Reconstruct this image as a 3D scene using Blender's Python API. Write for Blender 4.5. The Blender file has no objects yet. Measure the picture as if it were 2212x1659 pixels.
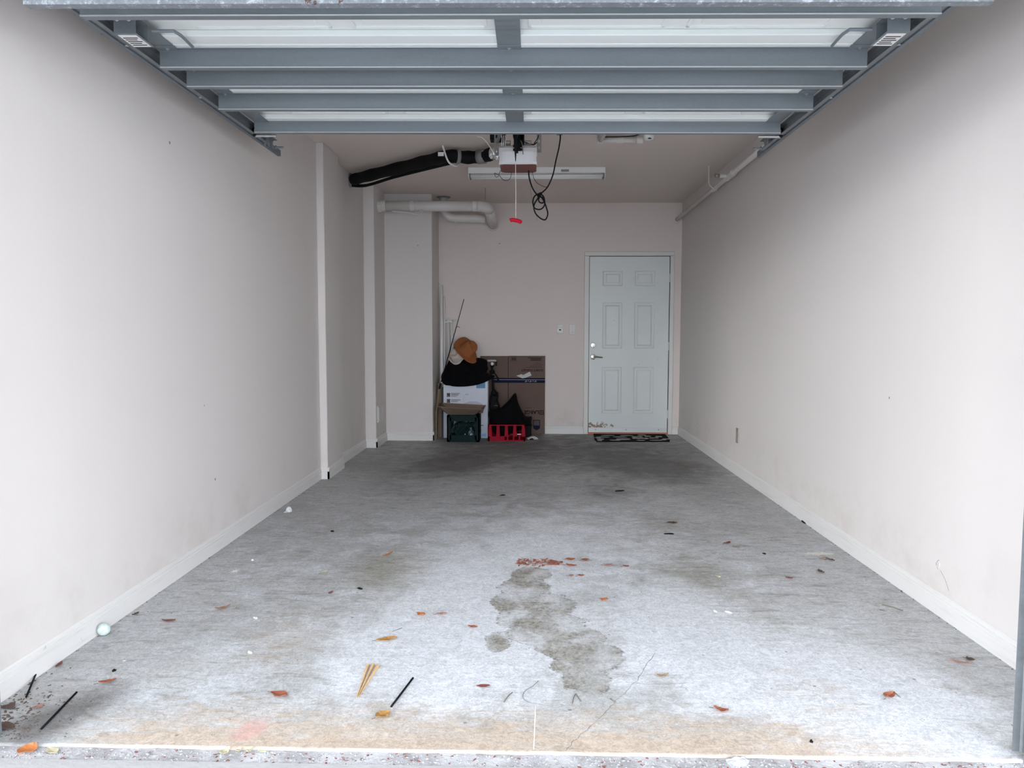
import bpy, bmesh, math, random
from mathutils import Vector, Matrix, noise

S = bpy.context.scene
COL = S.collection
PI = math.pi
V = Vector

# ------------------------------------------------------------------ camera
cam_d = bpy.data.cameras.new('camera')
cam = bpy.data.objects.new('camera', cam_d)
COL.objects.link(cam)
CR = Matrix(((0.99965, 0.00360, -0.02618), (0.02634, -0.06890, 0.99728), (0.00179, -0.99762, -0.06897)))
m3 = Matrix.Identity(4)
for r_ in range(3):
    m3[r_][0] = CR[r_][0]; m3[r_][1] = -CR[r_][1]; m3[r_][2] = -CR[r_][2]
m3.translation = V((0, 0, 1.16))
cam.matrix_world = m3
cam_d.sensor_width = 36.0
cam_d.lens = 36.0 * 1600 / 2212
cam_d.clip_end = 200
S.camera = cam

# ------------------------------------------------------------------ light
w = bpy.data.worlds.new('sky'); S.world = w; w.use_nodes = True
wn = w.node_tree.nodes; wl = w.node_tree.links
bg = wn['Background']
tc = wn.new('ShaderNodeTexCoord'); sep = wn.new('ShaderNodeSeparateXYZ'); rmp = wn.new('ShaderNodeValToRGB')
wl.new(tc.outputs['Generated'], sep.inputs[0]); wl.new(sep.outputs['Z'], rmp.inputs[0])
rmp.color_ramp.elements[0].position = 0.0; rmp.color_ramp.elements[0].color = (0.90, 0.95, 1.03, 1)
rmp.color_ramp.elements[1].position = 0.7; rmp.color_ramp.elements[1].color = (0.74, 0.84, 1.0, 1)
wl.new(rmp.outputs[0], bg.inputs['Color'])
bg.inputs['Strength'].default_value = 3.2
sun_d = bpy.data.lights.new('sun', 'SUN'); sun = bpy.data.objects.new('sun', sun_d); COL.objects.link(sun)
sun_d.energy = 0.72; sun_d.angle = math.radians(15); sun_d.color = (0.95, 0.975, 1.0)
sun.rotation_euler = V((0.58, 1.0, -0.150)).to_track_quat('-Z', 'Y').to_euler()
sun.location = (-3, -6, 5)
S.view_settings.view_transform = 'Standard'; S.view_settings.look = 'None'
S.view_settings.gamma = 1.0; S.view_settings.use_curve_mapping = False
S.view_settings.exposure = 1.36

# ------------------------------------------------------------------ helpers
BASE = {}

def put(o, parent=None):
    COL.objects.link(o)
    if parent is not None: o.parent = parent
    return o

def thing(name, label, cat, base=(0, 0, 0), group=None):
    o = bpy.data.objects.new(name, None); COL.objects.link(o)
    o.empty_display_size = 0.05
    o.location = base; BASE[o.name] = V(base)
    o['label'] = label; o['category'] = cat
    if group: o['group'] = group
    return o

def tag(o, label=None, cat=None, group=None, kind=None):
    if label: o['label'] = label
    if cat: o['category'] = cat
    if group: o['group'] = group
    if kind: o['kind'] = kind
    return o

def obj(name, bm, mat, parent=None, smooth=False, origin=None, label=None):
    """bm is in world coordinates; the object's origin goes to its parent's base or to its own lowest middle"""
    me = bpy.data.meshes.new(name)
    bmesh.ops.recalc_face_normals(bm, faces=bm.faces[:])
    off = V((0, 0, 0))
    if parent is not None: off = BASE.get(parent.name, V((0, 0, 0)))
    elif origin is not None: off = V(origin)
    bmesh.ops.translate(bm, vec=-off, verts=bm.verts[:])
    bm.to_mesh(me); bm.free()
    if smooth:
        for p in me.polygons: p.use_smooth = True
    if mat: me.materials.append(mat)
    o = bpy.data.objects.new(name, me); put(o, parent)
    if parent is None: o.location = off
    BASE[o.name] = off
    if label: o['label'] = label
    return o

def B(): return bmesh.new()

def box(bm, x0, x1, y0, y1, z0, z1, bev=0.0, seg=1):
    vs = [bm.verts.new((x, y, z)) for x in (x0, x1) for y in (y0, y1) for z in (z0, z1)]
    idx = [(0, 1, 3, 2), (4, 6, 7, 5), (0, 4, 5, 1), (2, 3, 7, 6), (0, 2, 6, 4), (1, 5, 7, 3)]
    fs = [bm.faces.new([vs[i] for i in f]) for f in idx]
    if bev:
        es = list({e for f in fs for e in f.edges})
        bmesh.ops.bevel(bm, geom=es, offset=bev, segments=seg, profile=0.5, affect='EDGES', clamp_overlap=True)
    return bm

def prism(bm, pts, axis, a, b):
    """polygon pts (2D) extruded along axis from a to b. axis x: pts=(y,z); y: (x,z); z: (x,y)"""
    def P(p, t):
        return {'x': (t, p[0], p[1]), 'y': (p[0], t, p[1]), 'z': (p[0], p[1], t)}[axis]
    A = [bm.verts.new(P(p, a)) for p in pts]; Bv = [bm.verts.new(P(p, b)) for p in pts]
    n = len(pts)
    bm.faces.new(A); bm.faces.new(Bv[::-1])
    for i in range(n): bm.faces.new((A[i], Bv[i], Bv[(i + 1) % n], A[(i + 1) % n]))
    return bm

def tube(bm, pts, r, seg=8, caps=True):
    pts = [V(p) for p in pts]; n = len(pts)
    rs = r if isinstance(r, (list, tuple)) else [r] * n
    rings = []
    up = None
    for i, p in enumerate(pts):
        d = (pts[min(i + 1, n - 1)] - pts[max(i - 1, 0)])
        if d.length < 1e-9: d = V((0, 0, 1))
        d.normalize()
        if up is None:
            up = V((0, 0, 1)) if abs(d.z) < .9 else V((1, 0, 0))
        sx = d.cross(up)
        if sx.length < 1e-6: sx = d.cross(V((1, 0.3, 0)))
        sx.normalize(); up = sx.cross(d).normalized()
        rings.append([bm.verts.new(p + (sx * math.cos(2 * PI * k / seg) + up * math.sin(2 * PI * k / seg)) * rs[i]) for k in range(seg)])
    for i in range(n - 1):
        for k in range(seg):
            bm.faces.new((rings[i][k], rings[i][(k + 1) % seg], rings[i + 1][(k + 1) % seg], rings[i + 1][k]))
    if caps: bm.faces.new(rings[0][::-1]); bm.faces.new(rings[-1])
    return bm

def smooth_path(pts, k=5):
    pts = [V(p) for p in pts]; out = []
    for i in range(len(pts) - 1):
        p0 = pts[max(i - 1, 0)]; p1 = pts[i]; p2 = pts[i + 1]; p3 = pts[min(i + 2, len(pts) - 1)]
        for j in range(k):
            t = j / k
            out.append(0.5 * ((2 * p1) + (p2 - p0) * t + (2 * p0 - 5 * p1 + 4 * p2 - p3) * t * t + (3 * p1 - p0 - 3 * p2 + p3) * t ** 3))
    out.append(pts[-1]); return out

def lathe(bm, prof, center, axis=V((0, 0, 1)), seg=20):
    """prof: list of (radius, height along axis)"""
    axis = V(axis).normalized(); c = V(center)
    u = axis.orthogonal().normalized(); v = axis.cross(u)
    rings = []
    for rr, h in prof:
        if rr < 1e-6: rings.append([bm.verts.new(c + axis * h)])
        else: rings.append([bm.verts.new(c + axis * h + (u * math.cos(2 * PI * k / seg) + v * math.sin(2 * PI * k / seg)) * rr) for k in range(seg)])
    for a, b in zip(rings, rings[1:]):
        for k in range(seg):
            k2 = (k + 1) % seg
            if len(a) == 1 and len(b) == 1: continue
            if len(a) == 1: bm.faces.new((a[0], b[k], b[k2]))
            elif len(b) == 1: bm.faces.new((a[k], b[0], a[k2]))
            else: bm.faces.new((a[k], b[k], b[k2], a[k2]))
    if len(rings[0]) > 1: bm.faces.new(rings[0])
    if len(rings[-1]) > 1: bm.faces.new(rings[-1][::-1])
    return bm

def puff(outline, yfun, dfun, rings=10, amp=0.0, freq=14, sub=5, seed=0, cx=None, flat=0.5):
    """soft closed body with the given closed outline (x, z); yfun(x,z) middle, dfun(x,z) half thickness"""
    pts = [V((p[0], 0, p[1])) for p in outline]; n = len(pts); sm = []
    for i in range(n):
        p0, p1, p2, p3 = pts[i - 1], pts[i], pts[(i + 1) % n], pts[(i + 2) % n]
        for j in range(sub):
            t = j / sub
            sm.append(0.5 * ((2 * p1) + (p2 - p0) * t + (2 * p0 - 5 * p1 + 4 * p2 - p3) * t * t + (3 * p1 - p0 - 3 * p2 + p3) * t ** 3))
    c = V(cx) if cx else sum(pts, V((0, 0, 0))) / n
    if cx: c = V((cx[0], 0, cx[1]))
    bm = B(); N = len(sm)
    def vert(p, s, side):
        t = max(0.0, 1 - s ** 3) ** flat
        x, z = p.x, p.z
        nz = noise.fractal(V((x * freq + seed, z * freq, side * 3.1)), 0.9, 2.0, 3) * amp * (0.3 + t)
        return bm.verts.new((x, yfun(x, z) + side * (dfun(x, z) * t) + nz, z))
    edge = [bm.verts.new((p.x, yfun(p.x, p.z), p.z)) for p in sm]
    for side in (-1, 1):
        prev = edge
        for r in range(rings - 1, 0, -1):
            s = r / rings
            cur = [vert(c + (p - c) * s, s, side) for p in sm]
            for k in range(N): bm.faces.new((prev[k], prev[(k + 1) % N], cur[(k + 1) % N], cur[k]))
            prev = cur
        cv = vert(c, 0, side)
        for k in range(N): bm.faces.new((prev[k], prev[(k + 1) % N], cv))
    return bm

def text_bm(body, size, origin, rot180=False, ydir=-1, thick=0.0006, bold=0.0):
    """lettering on a vertical plane facing -Y; origin = left baseline point as read"""
    cu = bpy.data.curves.new('lettering', 'FONT'); cu.body = body; cu.size = size; cu.extrude = thick; cu.offset = bold
    cu.resolution_u = 2
    o = bpy.data.objects.new('lettering', cu); COL.objects.link(o)
    dg = bpy.context.evaluated_depsgraph_get()
    me = bpy.data.meshes.new_from_object(o.evaluated_get(dg))
    bpy.data.objects.remove(o); bpy.data.curves.remove(cu)
    bm = B(); bm.from_mesh(me); bpy.data.meshes.remove(me)
    M = Matrix.Rotation(PI / 2, 4, 'X')
    if rot180: M = Matrix.Rotation(PI, 4, 'Y') @ M
    bmesh.ops.transform(bm, matrix=Matrix.Translation(V(origin)) @ M, verts=bm.verts[:])
    return bm

# ------------------------------------------------------------------ materials
def nodes(name):
    m = bpy.data.materials.new(name); m.use_nodes = True
    nt = m.node_tree; b = nt.nodes['Principled BSDF']
    return m, nt, nt.nodes, nt.links, b

def N_(nt, kind, **kw):
    n = nt.nodes.new(kind)
    for k, v in kw.items(): setattr(n, k, v)
    return n

def noise_node(nt, src, scale, detail=4, rough=.55, dist=0.0):
    n = N_(nt, 'ShaderNodeTexNoise'); n.inputs['Scale'].default_value = scale
    n.inputs['Detail'].default_value = detail; n.inputs['Roughness'].default_value = rough; n.inputs['Distortion'].default_value = dist
    nt.links.new(src, n.inputs['Vector']); return n.outputs['Fac']

def maprange(nt, src, a, b, c=0.0, d=1.0, smooth=True):
    n = N_(nt, 'ShaderNodeMapRange')
    if smooth: n.interpolation_type = 'SMOOTHSTEP'
    for i, v in zip((1, 2, 3, 4), (a, b, c, d)): n.inputs[i].default_value = v
    nt.links.new(src, n.inputs[0]); return n.outputs[0]

def mathn(nt, op, a, b=None):
    n = N_(nt, 'ShaderNodeMath', operation=op)
    for i, v in enumerate((a, b)):
        if v is None: continue
        if isinstance(v, (int, float)): n.inputs[i].default_value = v
        else: nt.links.new(v, n.inputs[i])
    return n.outputs[0]

def mixc(nt, fac, a, b, mode='MIX'):
    n = N_(nt, 'ShaderNodeMix', data_type='RGBA', blend_type=mode)
    for i, v in ((0, fac), (6, a), (7, b)):
        if isinstance(v, (int, float)): n.inputs[i].default_value = v
        elif isinstance(v, tuple): n.inputs[i].default_value = (*v[:3], 1)
        else: nt.links.new(v, n.inputs[i])
    return n.outputs[2]

def mat(name, col, rough=.5, metal=0.0, var=.12, scale=9, bump=0.0, bscale=80, spec=.5):
    m, nt, n, l, b = nodes(name)
    t = N_(nt, 'ShaderNodeTexCoord')
    f = noise_node(nt, t.outputs['Object'], scale, 5)
    c = mixc(nt, f, tuple(max(0, x * (1 - var)) for x in col), tuple(min(1, x * (1 + var)) for x in col))
    l.new(c, b.inputs['Base Color'])
    b.inputs['Roughness'].default_value = rough; b.inputs['Metallic'].default_value = metal
    b.inputs['Specular IOR Level'].default_value = spec
    if bump:
        g = noise_node(nt, t.outputs['Object'], bscale, 3)
        bp = N_(nt, 'ShaderNodeBump'); bp.inputs['Strength'].default_value = bump; bp.inputs['Distance'].default_value = .004
        l.new(g, bp.inputs['Height']); l.new(bp.outputs[0], b.inputs['Normal'])
    return m

def wall_mat(name, col, grime=True):
    m, nt, n, l, b = nodes(name)
    geo = N_(nt, 'ShaderNodeNewGeometry'); P = geo.outputs['Position']
    sp = N_(nt, 'ShaderNodeSeparateXYZ'); l.new(P, sp.inputs[0])
    c = mixc(nt, noise_node(nt, P, 1.3, 4), tuple(x * .965 for x in col), tuple(min(1, x * 1.03) for x in col))
    # vertical roller streaks
    mp = N_(nt, 'ShaderNodeMapping'); mp.inputs['Scale'].default_value = (9, 9, .5); l.new(P, mp.inputs[0])
    st = maprange(nt, noise_node(nt, mp.outputs[0], 1.0, 4), .35, .75)
    c = mixc(nt, mathn(nt, 'MULTIPLY', st, .10), c, (col[0] * .9, col[1] * .9, col[2] * .9))
    if grime:
        low = maprange(nt, sp.outputs['Z'], .5, .09)
        g = mathn(nt, 'MULTIPLY', low, maprange(nt, noise_node(nt, P, 4, 6, .65), .42, .72))
        c = mixc(nt, mathn(nt, 'MULTIPLY', g, .30), c, (.47, .43, .36))
        vo = N_(nt, 'ShaderNodeTexVoronoi'); vo.inputs['Scale'].default_value = 2.6; l.new(P, vo.inputs['Vector'])
        dot = maprange(nt, vo.outputs['Distance'], .022, .015)
        c = mixc(nt, mathn(nt, 'MULTIPLY', dot, .75), c, (.12, .10, .08))
    l.new(c, b.inputs['Base Color'])
    b.inputs['Roughness'].default_value = .62; b.inputs['Specular IOR Level'].default_value = .25
    bp = N_(nt, 'ShaderNodeBump'); bp.inputs['Strength'].default_value = .10; bp.inputs['Distance'].default_value = .004
    l.new(noise_node(nt, P, 90, 3), bp.inputs['Height']); l.new(bp.outputs[0], b.inputs['Normal'])
    return m

M_wall = wall_mat('wall_paint', (.68, .635, .605))
M_wallb = wall_mat('rear_wall_warm_light', (.725, .645, .605))  # wall paint tinted warmer to stand in for warm bounced light at the back
M_ceil = wall_mat('ceiling_warm_light', (.73, .645, .59), False)  # ceiling colour also carries a warm tint in place of bounced light
M_trim = mat('trim_paint', (.68, .67, .635), .42, var=.05, scale=5, bump=.08, bscale=30)
M_doorp = mat('door_paint', (.70, .735, .71), .40, var=.03, scale=3, bump=.03, bscale=40)

def baseboard_mat():
    m, nt, n, l, b = nodes('baseboard_paint')
    geo = N_(nt, 'ShaderNodeNewGeometry'); P = geo.outputs['Position']
    sp = N_(nt, 'ShaderNodeSeparateXYZ'); l.new(P, sp.inputs[0])
    mp = N_(nt, 'ShaderNodeMapping'); mp.inputs['Scale'].default_value = (3, 3, 40); l.new(P, mp.inputs[0])
    s = maprange(nt, noise_node(nt, mp.outputs[0], 1.0, 5, .6), .5, .8)
    c = mixc(nt, mathn(nt, 'MULTIPLY', s, .35), (.70, .68, .655), (.48, .45, .39))
    d = maprange(nt, noise_node(nt, P, 22, 6, .7), .62, .75)
    c = mixc(nt, mathn(nt, 'MULTIPLY', d, .5), c, (.36, .31, .24))
    l.new(c, b.inputs['Base Color']); b.inputs['Roughness'].default_value = .45
    return m
M_base = baseboard_mat()

def galv(name, col, rough=.42, rust=0.0, metal=.85, spangle=.25):
    m, nt, n, l, b = nodes(name)
    t = N_(nt, 'ShaderNodeTexCoord'); P = t.outputs['Object']
    vo = N_(nt, 'ShaderNodeTexVoronoi'); vo.inputs['Scale'].default_value = 130; l.new(P, vo.inputs['Vector'])
    bw = N_(nt, 'ShaderNodeRGBToBW'); l.new(vo.outputs['Color'], bw.inputs[0])
    mp = N_(nt, 'ShaderNodeMapping'); mp.inputs['Scale'].default_value = (1.2, 14, 14); l.new(P, mp.inputs[0])
    f = noise_node(nt, mp.outputs[0], 1.5, 5)
    c = mixc(nt, f, tuple(x * .75 for x in col), tuple(min(1, x * 1.25) for x in col))
    c = mixc(nt, mathn(nt, 'MULTIPLY', bw.outputs[0], spangle), c, tuple(min(1, x * 1.5) for x in col))
    if rust:
        r1 = maprange(nt, noise_node(nt, P, 48, 8, .75), .52, .66)
        c = mixc(nt, mathn(nt, 'MULTIPLY', r1, .8), c, (.52, .54, .58))
        r2 = maprange(nt, noise_node(nt, P, 11, 7, .7, .4), .645, .68)
        c = mixc(nt, mathn(nt, 'MULTIPLY', r2, rust), c, (.10, .045, .03))
        mt = mathn(nt, 'MULTIPLY', maprange(nt, r1, 0, 1, 1, .2), metal); l.new(mt, b.inputs['Metallic'])
        bp = N_(nt, 'ShaderNodeBump'); bp.inputs['Strength'].default_value = .5; bp.inputs['Distance'].default_value = .002
        l.new(noise_node(nt, P, 160, 4), bp.inputs['Height']); l.new(bp.outputs[0], b.inputs['Normal'])
    else: b.inputs['Metallic'].default_value = metal
    l.new(c, b.inputs['Base Color'])
    l.new(maprange(nt, f, .2, .8, rough - .08, rough + .12), b.inputs['Roughness'])
    return m
M_galv = galv('galvanised_steel', (.20, .225, .242), .55, metal=.3, spangle=.15)
M_galvd = galv('dull_track_steel', (.16, .18, .20), .5, metal=.5)
M_galvw = galv('weathered_galvanised_steel', (.20, .215, .235), .55, rust=.95, metal=.35, spangle=.6)
M_zinc = mat('bright_zinc', (.50, .50, .49), .4, .8, var=.15, scale=40)
M_panel = mat('white_steel_panel', (.82, .85, .83), .45, var=.03, scale=3)
M_black = mat('black_plastic', (.007, .007, .008), .6, spec=.1, var=.2, scale=20)
M_rubber = mat('black_rubber', (.007, .007, .008), .7, spec=.15, var=.25, scale=30, bump=.2, bscale=60)
M_cloth = mat('black_cloth', (.0035, .0035, .004), .95, var=.3, scale=30, bump=.3, bscale=300, spec=.1)
M_white = mat('white_plastic', (.82, .82, .80), .35, var=.03, scale=10)
M_pvc = mat('painted_pvc', (.66, .63, .60), .42, var=.05, scale=10)
M_foil = mat('silver_foil', (.85, .85, .84), .2, 1.0, var=.2, scale=30, bump=1.0, bscale=60)
M_tape = mat('grey_tape', (.25, .25, .25), .5, .2, var=.2, scale=20)
M_card = mat('brown_cardboard', (.150, .106, .088), .9, spec=.1, var=.07, scale=14, bump=.1, bscale=200)
M_cardl = mat('tan_cardboard', (.20, .145, .105), .9, spec=.1, var=.07, scale=14)
M_inkb = mat('navy_ink', (.010, .014, .038), .8, spec=.1, var=.1)
M_ink = mat('dark_print_ink', (.016, .013, .014), .9, spec=.05, var=.1)
M_inkw = mat('pale_print_ink', (.55, .55, .58), .8, var=.1)
M_wbox = mat('white_carton', (.60, .63, .70), .6, var=.03, scale=6)
M_wbox2 = mat('grey_print', (.44, .46, .52), .6, var=.04, scale=6)
M_blue = mat('blue_print', (.10, .25, .40), .6, var=.1, scale=10)
M_lblue = mat('light_blue_print', (.25, .45, .75), .6, var=.1)
M_green = mat('dark_green_crate', (.008, .020, .020), .65, spec=.08, var=.15, scale=8)
M_red = mat('red_crate', (.30, .005, .020), .6, spec=.1, var=.12, scale=8)
M_hat = mat('tan_felt', (.30, .105, .036), .9, var=.12, scale=10, bump=.15, bscale=200, spec=.2)
M_cream = mat('cream_cloth', (.56, .48, .42), .9, var=.12, scale=18, bump=.3, bscale=150, spec=.2)
M_brown = mat('reddish_brown_plastic', (.20, .085, .070), .6, spec=.1, var=.05, scale=5)
M_lens = mat('frosted_lens', (.80, .81, .82), .28, var=.02, scale=5)
M_chrome = mat('satin_nickel', (.60, .58, .54), .25, 1.0, var=.05)
M_dark = mat('dark_gap', (.02, .018, .016), .8)
M_orange = mat('orange_sill', (.62, .20, .12), .5, var=.08, scale=10)
M_tube = mat('fluorescent_glass', (.86, .86, .84), .2, var=.01)
M_wood = mat('splintered_wood', (.56, .38, .20), .8, var=.35, scale=60, bump=.4, bscale=120)
M_cork = mat('cork_wood', (.20, .145, .085), .8, var=.25, scale=60)
M_ball = mat('scuffed_white_ball', (.55, .62, .60), .3, var=.06, scale=60, bump=.5, bscale=350)
M_paper = mat('white_paper', (.58, .58, .565), .8, var=.06, scale=30)
M_stone = mat('grey_stone', (.33, .33, .34), .85, var=.25, scale=40, bump=.6, bscale=120)
M_matb = mat('black_mat_pile', (.006, .006, .007), .95, var=.3, scale=60, bump=.5, bscale=400, spec=.1)
M_matw = mat('white_mat_pile', (.42, .41, .39), .95, var=.2, scale=60, bump=.5, bscale=400, spec=.1)
LEAF = {k: mat(k + '_leaf', tuple(q * .62 for q in c), .6, var=.3, scale=70, bump=.3, bscale=200) for k, c in dict(
    rust=(.46, .145, .075), amber=(.50, .22, .09), maroon=(.26, .075, .055), dark=(.12, .065, .045), pink=(.50, .26, .21),
    orange=(.72, .24, .07), cream=(.78, .70, .45), gold=(.60, .31, .09), tan=(.45, .33, .22)).items()}
M_twig = mat('grey_twig', (.16, .13, .10), .8)
CHIP = dict(black=M_rubber, gray=M_stone, white=M_paper)

def floor_mat():
    m, nt, n, l, b = nodes('stained_concrete')
    geo = N_(nt, 'ShaderNodeNewGeometry'); P = geo.outputs['Position']
    a1 = N_(nt, 'ShaderNodeAttribute', attribute_name='stain_map'); a2 = N_(nt, 'ShaderNodeAttribute', attribute_name='wear_map')
    s1 = N_(nt, 'ShaderNodeSeparateColor'); s2 = N_(nt, 'ShaderNodeSeparateColor')
    l.new(a1.outputs['Color'], s1.inputs[0]); l.new(a2.outputs['Color'], s2.inputs[0])
    big = noise_node(nt, P, 1.1, 6, .6, .3); mid = noise_node(nt, P, 5.5, 8, .62, .5); fine = noise_node(nt, P, 38, 6, .7)
    mp = N_(nt, 'ShaderNodeMapping'); mp.inputs['Rotation'].default_value = (0, 0, .25); mp.inputs['Scale'].default_value = (1.1, 4.5, 1); l.new(P, mp.inputs[0])
    swirl = noise_node(nt, mp.outputs[0], 6, 8, .68, 1.2)
    c = mixc(nt, maprange(nt, big, .3, .7), (.365, .36, .345), (.50, .50, .495))
    c = mixc(nt, maprange(nt, mid, .38, .72), c, (.52, .525, .535))
    c = mixc(nt, mathn(nt, 'MULTIPLY', maprange(nt, swirl, .50, .68), .6), c, (.22, .21, .195))
    c = mixc(nt, mathn(nt, 'MULTIPLY', maprange(nt, swirl, .45, .28), .6), c, (.62, .635, .66))
    # bleached patches
    wf = mathn(nt, 'ADD', s1.outputs[2], mathn(nt, 'MULTIPLY', mathn(nt, 'SUBTRACT', mid, .5), 1.4))
    c = mixc(nt, mathn(nt, 'MULTIPLY', maprange(nt, wf, .25, .95), .75), c, (.68, .69, .715))
    # warm rusty film by the sill
    tf = mathn(nt, 'ADD', s1.outputs[1], mathn(nt, 'MULTIPLY', mathn(nt, 'SUBTRACT', swirl, .5), 1.5))
    c = mixc(nt, mathn(nt, 'MULTIPLY', maprange(nt, tf, .30, .95), .85), c, (.52, .41, .31))
    # olive / oily soiling, plus a steady darkening towards the back
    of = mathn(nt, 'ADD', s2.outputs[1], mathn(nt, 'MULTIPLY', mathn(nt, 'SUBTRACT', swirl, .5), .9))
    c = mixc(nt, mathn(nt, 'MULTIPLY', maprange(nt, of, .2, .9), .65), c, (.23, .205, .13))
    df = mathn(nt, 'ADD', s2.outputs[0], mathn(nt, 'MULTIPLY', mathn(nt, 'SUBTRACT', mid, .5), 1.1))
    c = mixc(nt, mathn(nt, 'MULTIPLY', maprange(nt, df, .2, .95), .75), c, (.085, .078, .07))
    # crusty stain with a dark rim
    wob = mathn(nt, 'ADD', mathn(nt, 'MULTIPLY', mathn(nt, 'SUBTRACT', noise_node(nt, P, 9, 8, .65, .6), .5), .9), s1.outputs[0])
    inside = maprange(nt, wob, .44, .58)
    rim = mathn(nt, 'MULTIPLY', maprange(nt, wob, .45, .49), maprange(nt, wob, .60, .50))
    crust = maprange(nt, noise_node(nt, P, 45, 8, .75, 1.0), .46, .6)
    sc = mixc(nt, crust, (.34, .315, .27), (.16, .15, .125))
    vary = maprange(nt, noise_node(nt, P, 6, 5, .6, .5), .36, .62, .25, .95)
    c = mixc(nt, mathn(nt, 'MULTIPLY', inside, vary), c, sc)
    c = mixc(nt, mathn(nt, 'MULTIPLY', mathn(nt, 'MULTIPLY', rim, crust), .85), c, (.13, .12, .11))
    # crackled mottling
    mot = noise_node(nt, P, 75, 4, .6, 2.2); mo2 = noise_node(nt, P, 28, 6, .7, 1.6)
    mm = mathn(nt, 'ADD', mathn(nt, 'MULTIPLY', mot, .5), mathn(nt, 'MULTIPLY', mo2, .5))
    c = mixc(nt, 1.0, c, maprange(nt, mm, .36, .64, .74, 1.18), 'MULTIPLY')
    # pink stain
    pf = mathn(nt, 'ADD', s2.outputs[2], mathn(nt, 'MULTIPLY', mathn(nt, 'SUBTRACT', swirl, .5), .9))
    c = mixc(nt, mathn(nt, 'MULTIPLY', maprange(nt, pf, .3, .9), .5), c, (.62, .33, .30))
    # pits and fine grain
    c = mixc(nt, mathn(nt, 'MULTIPLY', maprange(nt, fine, .60, .72), .45), c, (.17, .155, .14))
    c = mixc(nt, mathn(nt, 'MULTIPLY', maprange(nt, fine, .40, .28), .35), c, (.72, .73, .74))
    vo = N_(nt, 'ShaderNodeTexVoronoi'); vo.inputs['Scale'].default_value = 7; l.new(P, vo.inputs['Vector'])
    c = mixc(nt, mathn(nt, 'MULTIPLY', maprange(nt, vo.outputs['Distance'], .05, .03), .6), c, (.12, .10, .09))
    l.new(c, b.inputs['Base Color'])
    l.new(maprange(nt, mid, .3, .7, .50, .72), b.inputs['Roughness']); b.inputs['Specular IOR Level'].default_value = .35
    bp = N_(nt, 'ShaderNodeBump'); bp.inputs['Strength'].default_value = .35; bp.inputs['Distance'].default_value = .003
    hh = mathn(nt, 'ADD', mathn(nt, 'MULTIPLY', swirl, 1.5), fine)
    l.new(hh, bp.inputs['Height']); l.new(bp.outputs[0], b.inputs['Normal'])
    return m
M_floor = floor_mat()

def apron_mat():
    m, nt, n, l, b = nodes('rough_driveway_concrete')
    geo = N_(nt, 'ShaderNodeNewGeometry'); P = geo.outputs['Position']
    c = mixc(nt, maprange(nt, noise_node(nt, P, 7, 8, .7), .35, .65), (.30, .285, .285), (.54, .53, .54))
    c = mixc(nt, mathn(nt, 'MULTIPLY', maprange(nt, noise_node(nt, P, 26, 8, .75), .55, .66), .8), c, (.14, .085, .065))
    c = mixc(nt, mathn(nt, 'MULTIPLY', maprange(nt, noise_node(nt, P, 60, 5, .7), .58, .66), .7), c, (.60, .60, .60))
    l.new(c, b.inputs['Base Color']); b.inputs['Roughness'].default_value = .85
    bp = N_(nt, 'ShaderNodeBump'); bp.inputs['Strength'].default_value = .8; bp.inputs['Distance'].default_value = .006
    l.new(noise_node(nt, P, 70, 6, .7), bp.inputs['Height']); l.new(bp.outputs[0], b.inputs['Normal'])
    return m
M_apron = apron_mat()
M_stucco = mat('cream_stucco', (.62, .58, .50), .9, var=.06, scale=20, bump=.5, bscale=60)

# ------------------------------------------------------------------ setting
def struct(name, bm, m, parent=None, smooth=False):
    o = obj(name, bm, m, parent, smooth)
    if parent is None: o['kind'] = 'structure'
    return o

XL, XR, YB, ZC, YF = -1.672, 1.690, 8.49, 2.622, 1.985
# wall_left carries the two piers and the projecting chase
wl_ = struct('wall_left', box(B(), XL - .12, XL, 1.85, YB + .12, -.02, ZC), M_wall)
obj('pier', box(B(), XL, -1.613, 5.78, 6.24, 0, ZC, .004), M_wall, wl_)
obj('pier', box(B(), XL, -1.562, 7.38, 7.90, 0, ZC, .004), M_wall, wl_)
obj('chase', box(B(), XL, -1.058, 7.90, YB, 0, ZC, .004), M_wall, wl_)
wr_ = struct('wall_right', box(B(), XR, XR + .12, 1.85, YB + .12, -.02, ZC), M_wall)
bm = B(); box(bm, XL - .12, .655 - .01, YB, YB + .12, -.02, ZC); box(bm, 1.57, XR + .12, YB, YB + .12, -.02, ZC)
box(bm, .645, 1.57, YB, YB + .12, 2.035, ZC); box(bm, .645, 1.57, YB + .10, YB + .12, 0, 2.035)
wb_ = struct('wall_back', bm, M_wallb)
bm = B(); box(bm, -6, -1.66, 1.80, 1.985, -.3, 5.2); box(bm, 1.60, 6, 1.80, 1.985, -.3, 5.2); box(bm, -1.66, 1.60, 1.80, 1.985, 2.24, 5.2)
struct('wall_front', bm, M_stucco)
struct('ceiling', box(B(), XL - .12, XR + .12, 1.80, YB + .12, ZC, ZC + .15), M_ceil)
# unseen eave, added and placed to throw the soft shadow line
struct('shade_eave', box(B(), -6, 6, -.36, 1.85, 2.46, 2.62), M_stucco)

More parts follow.
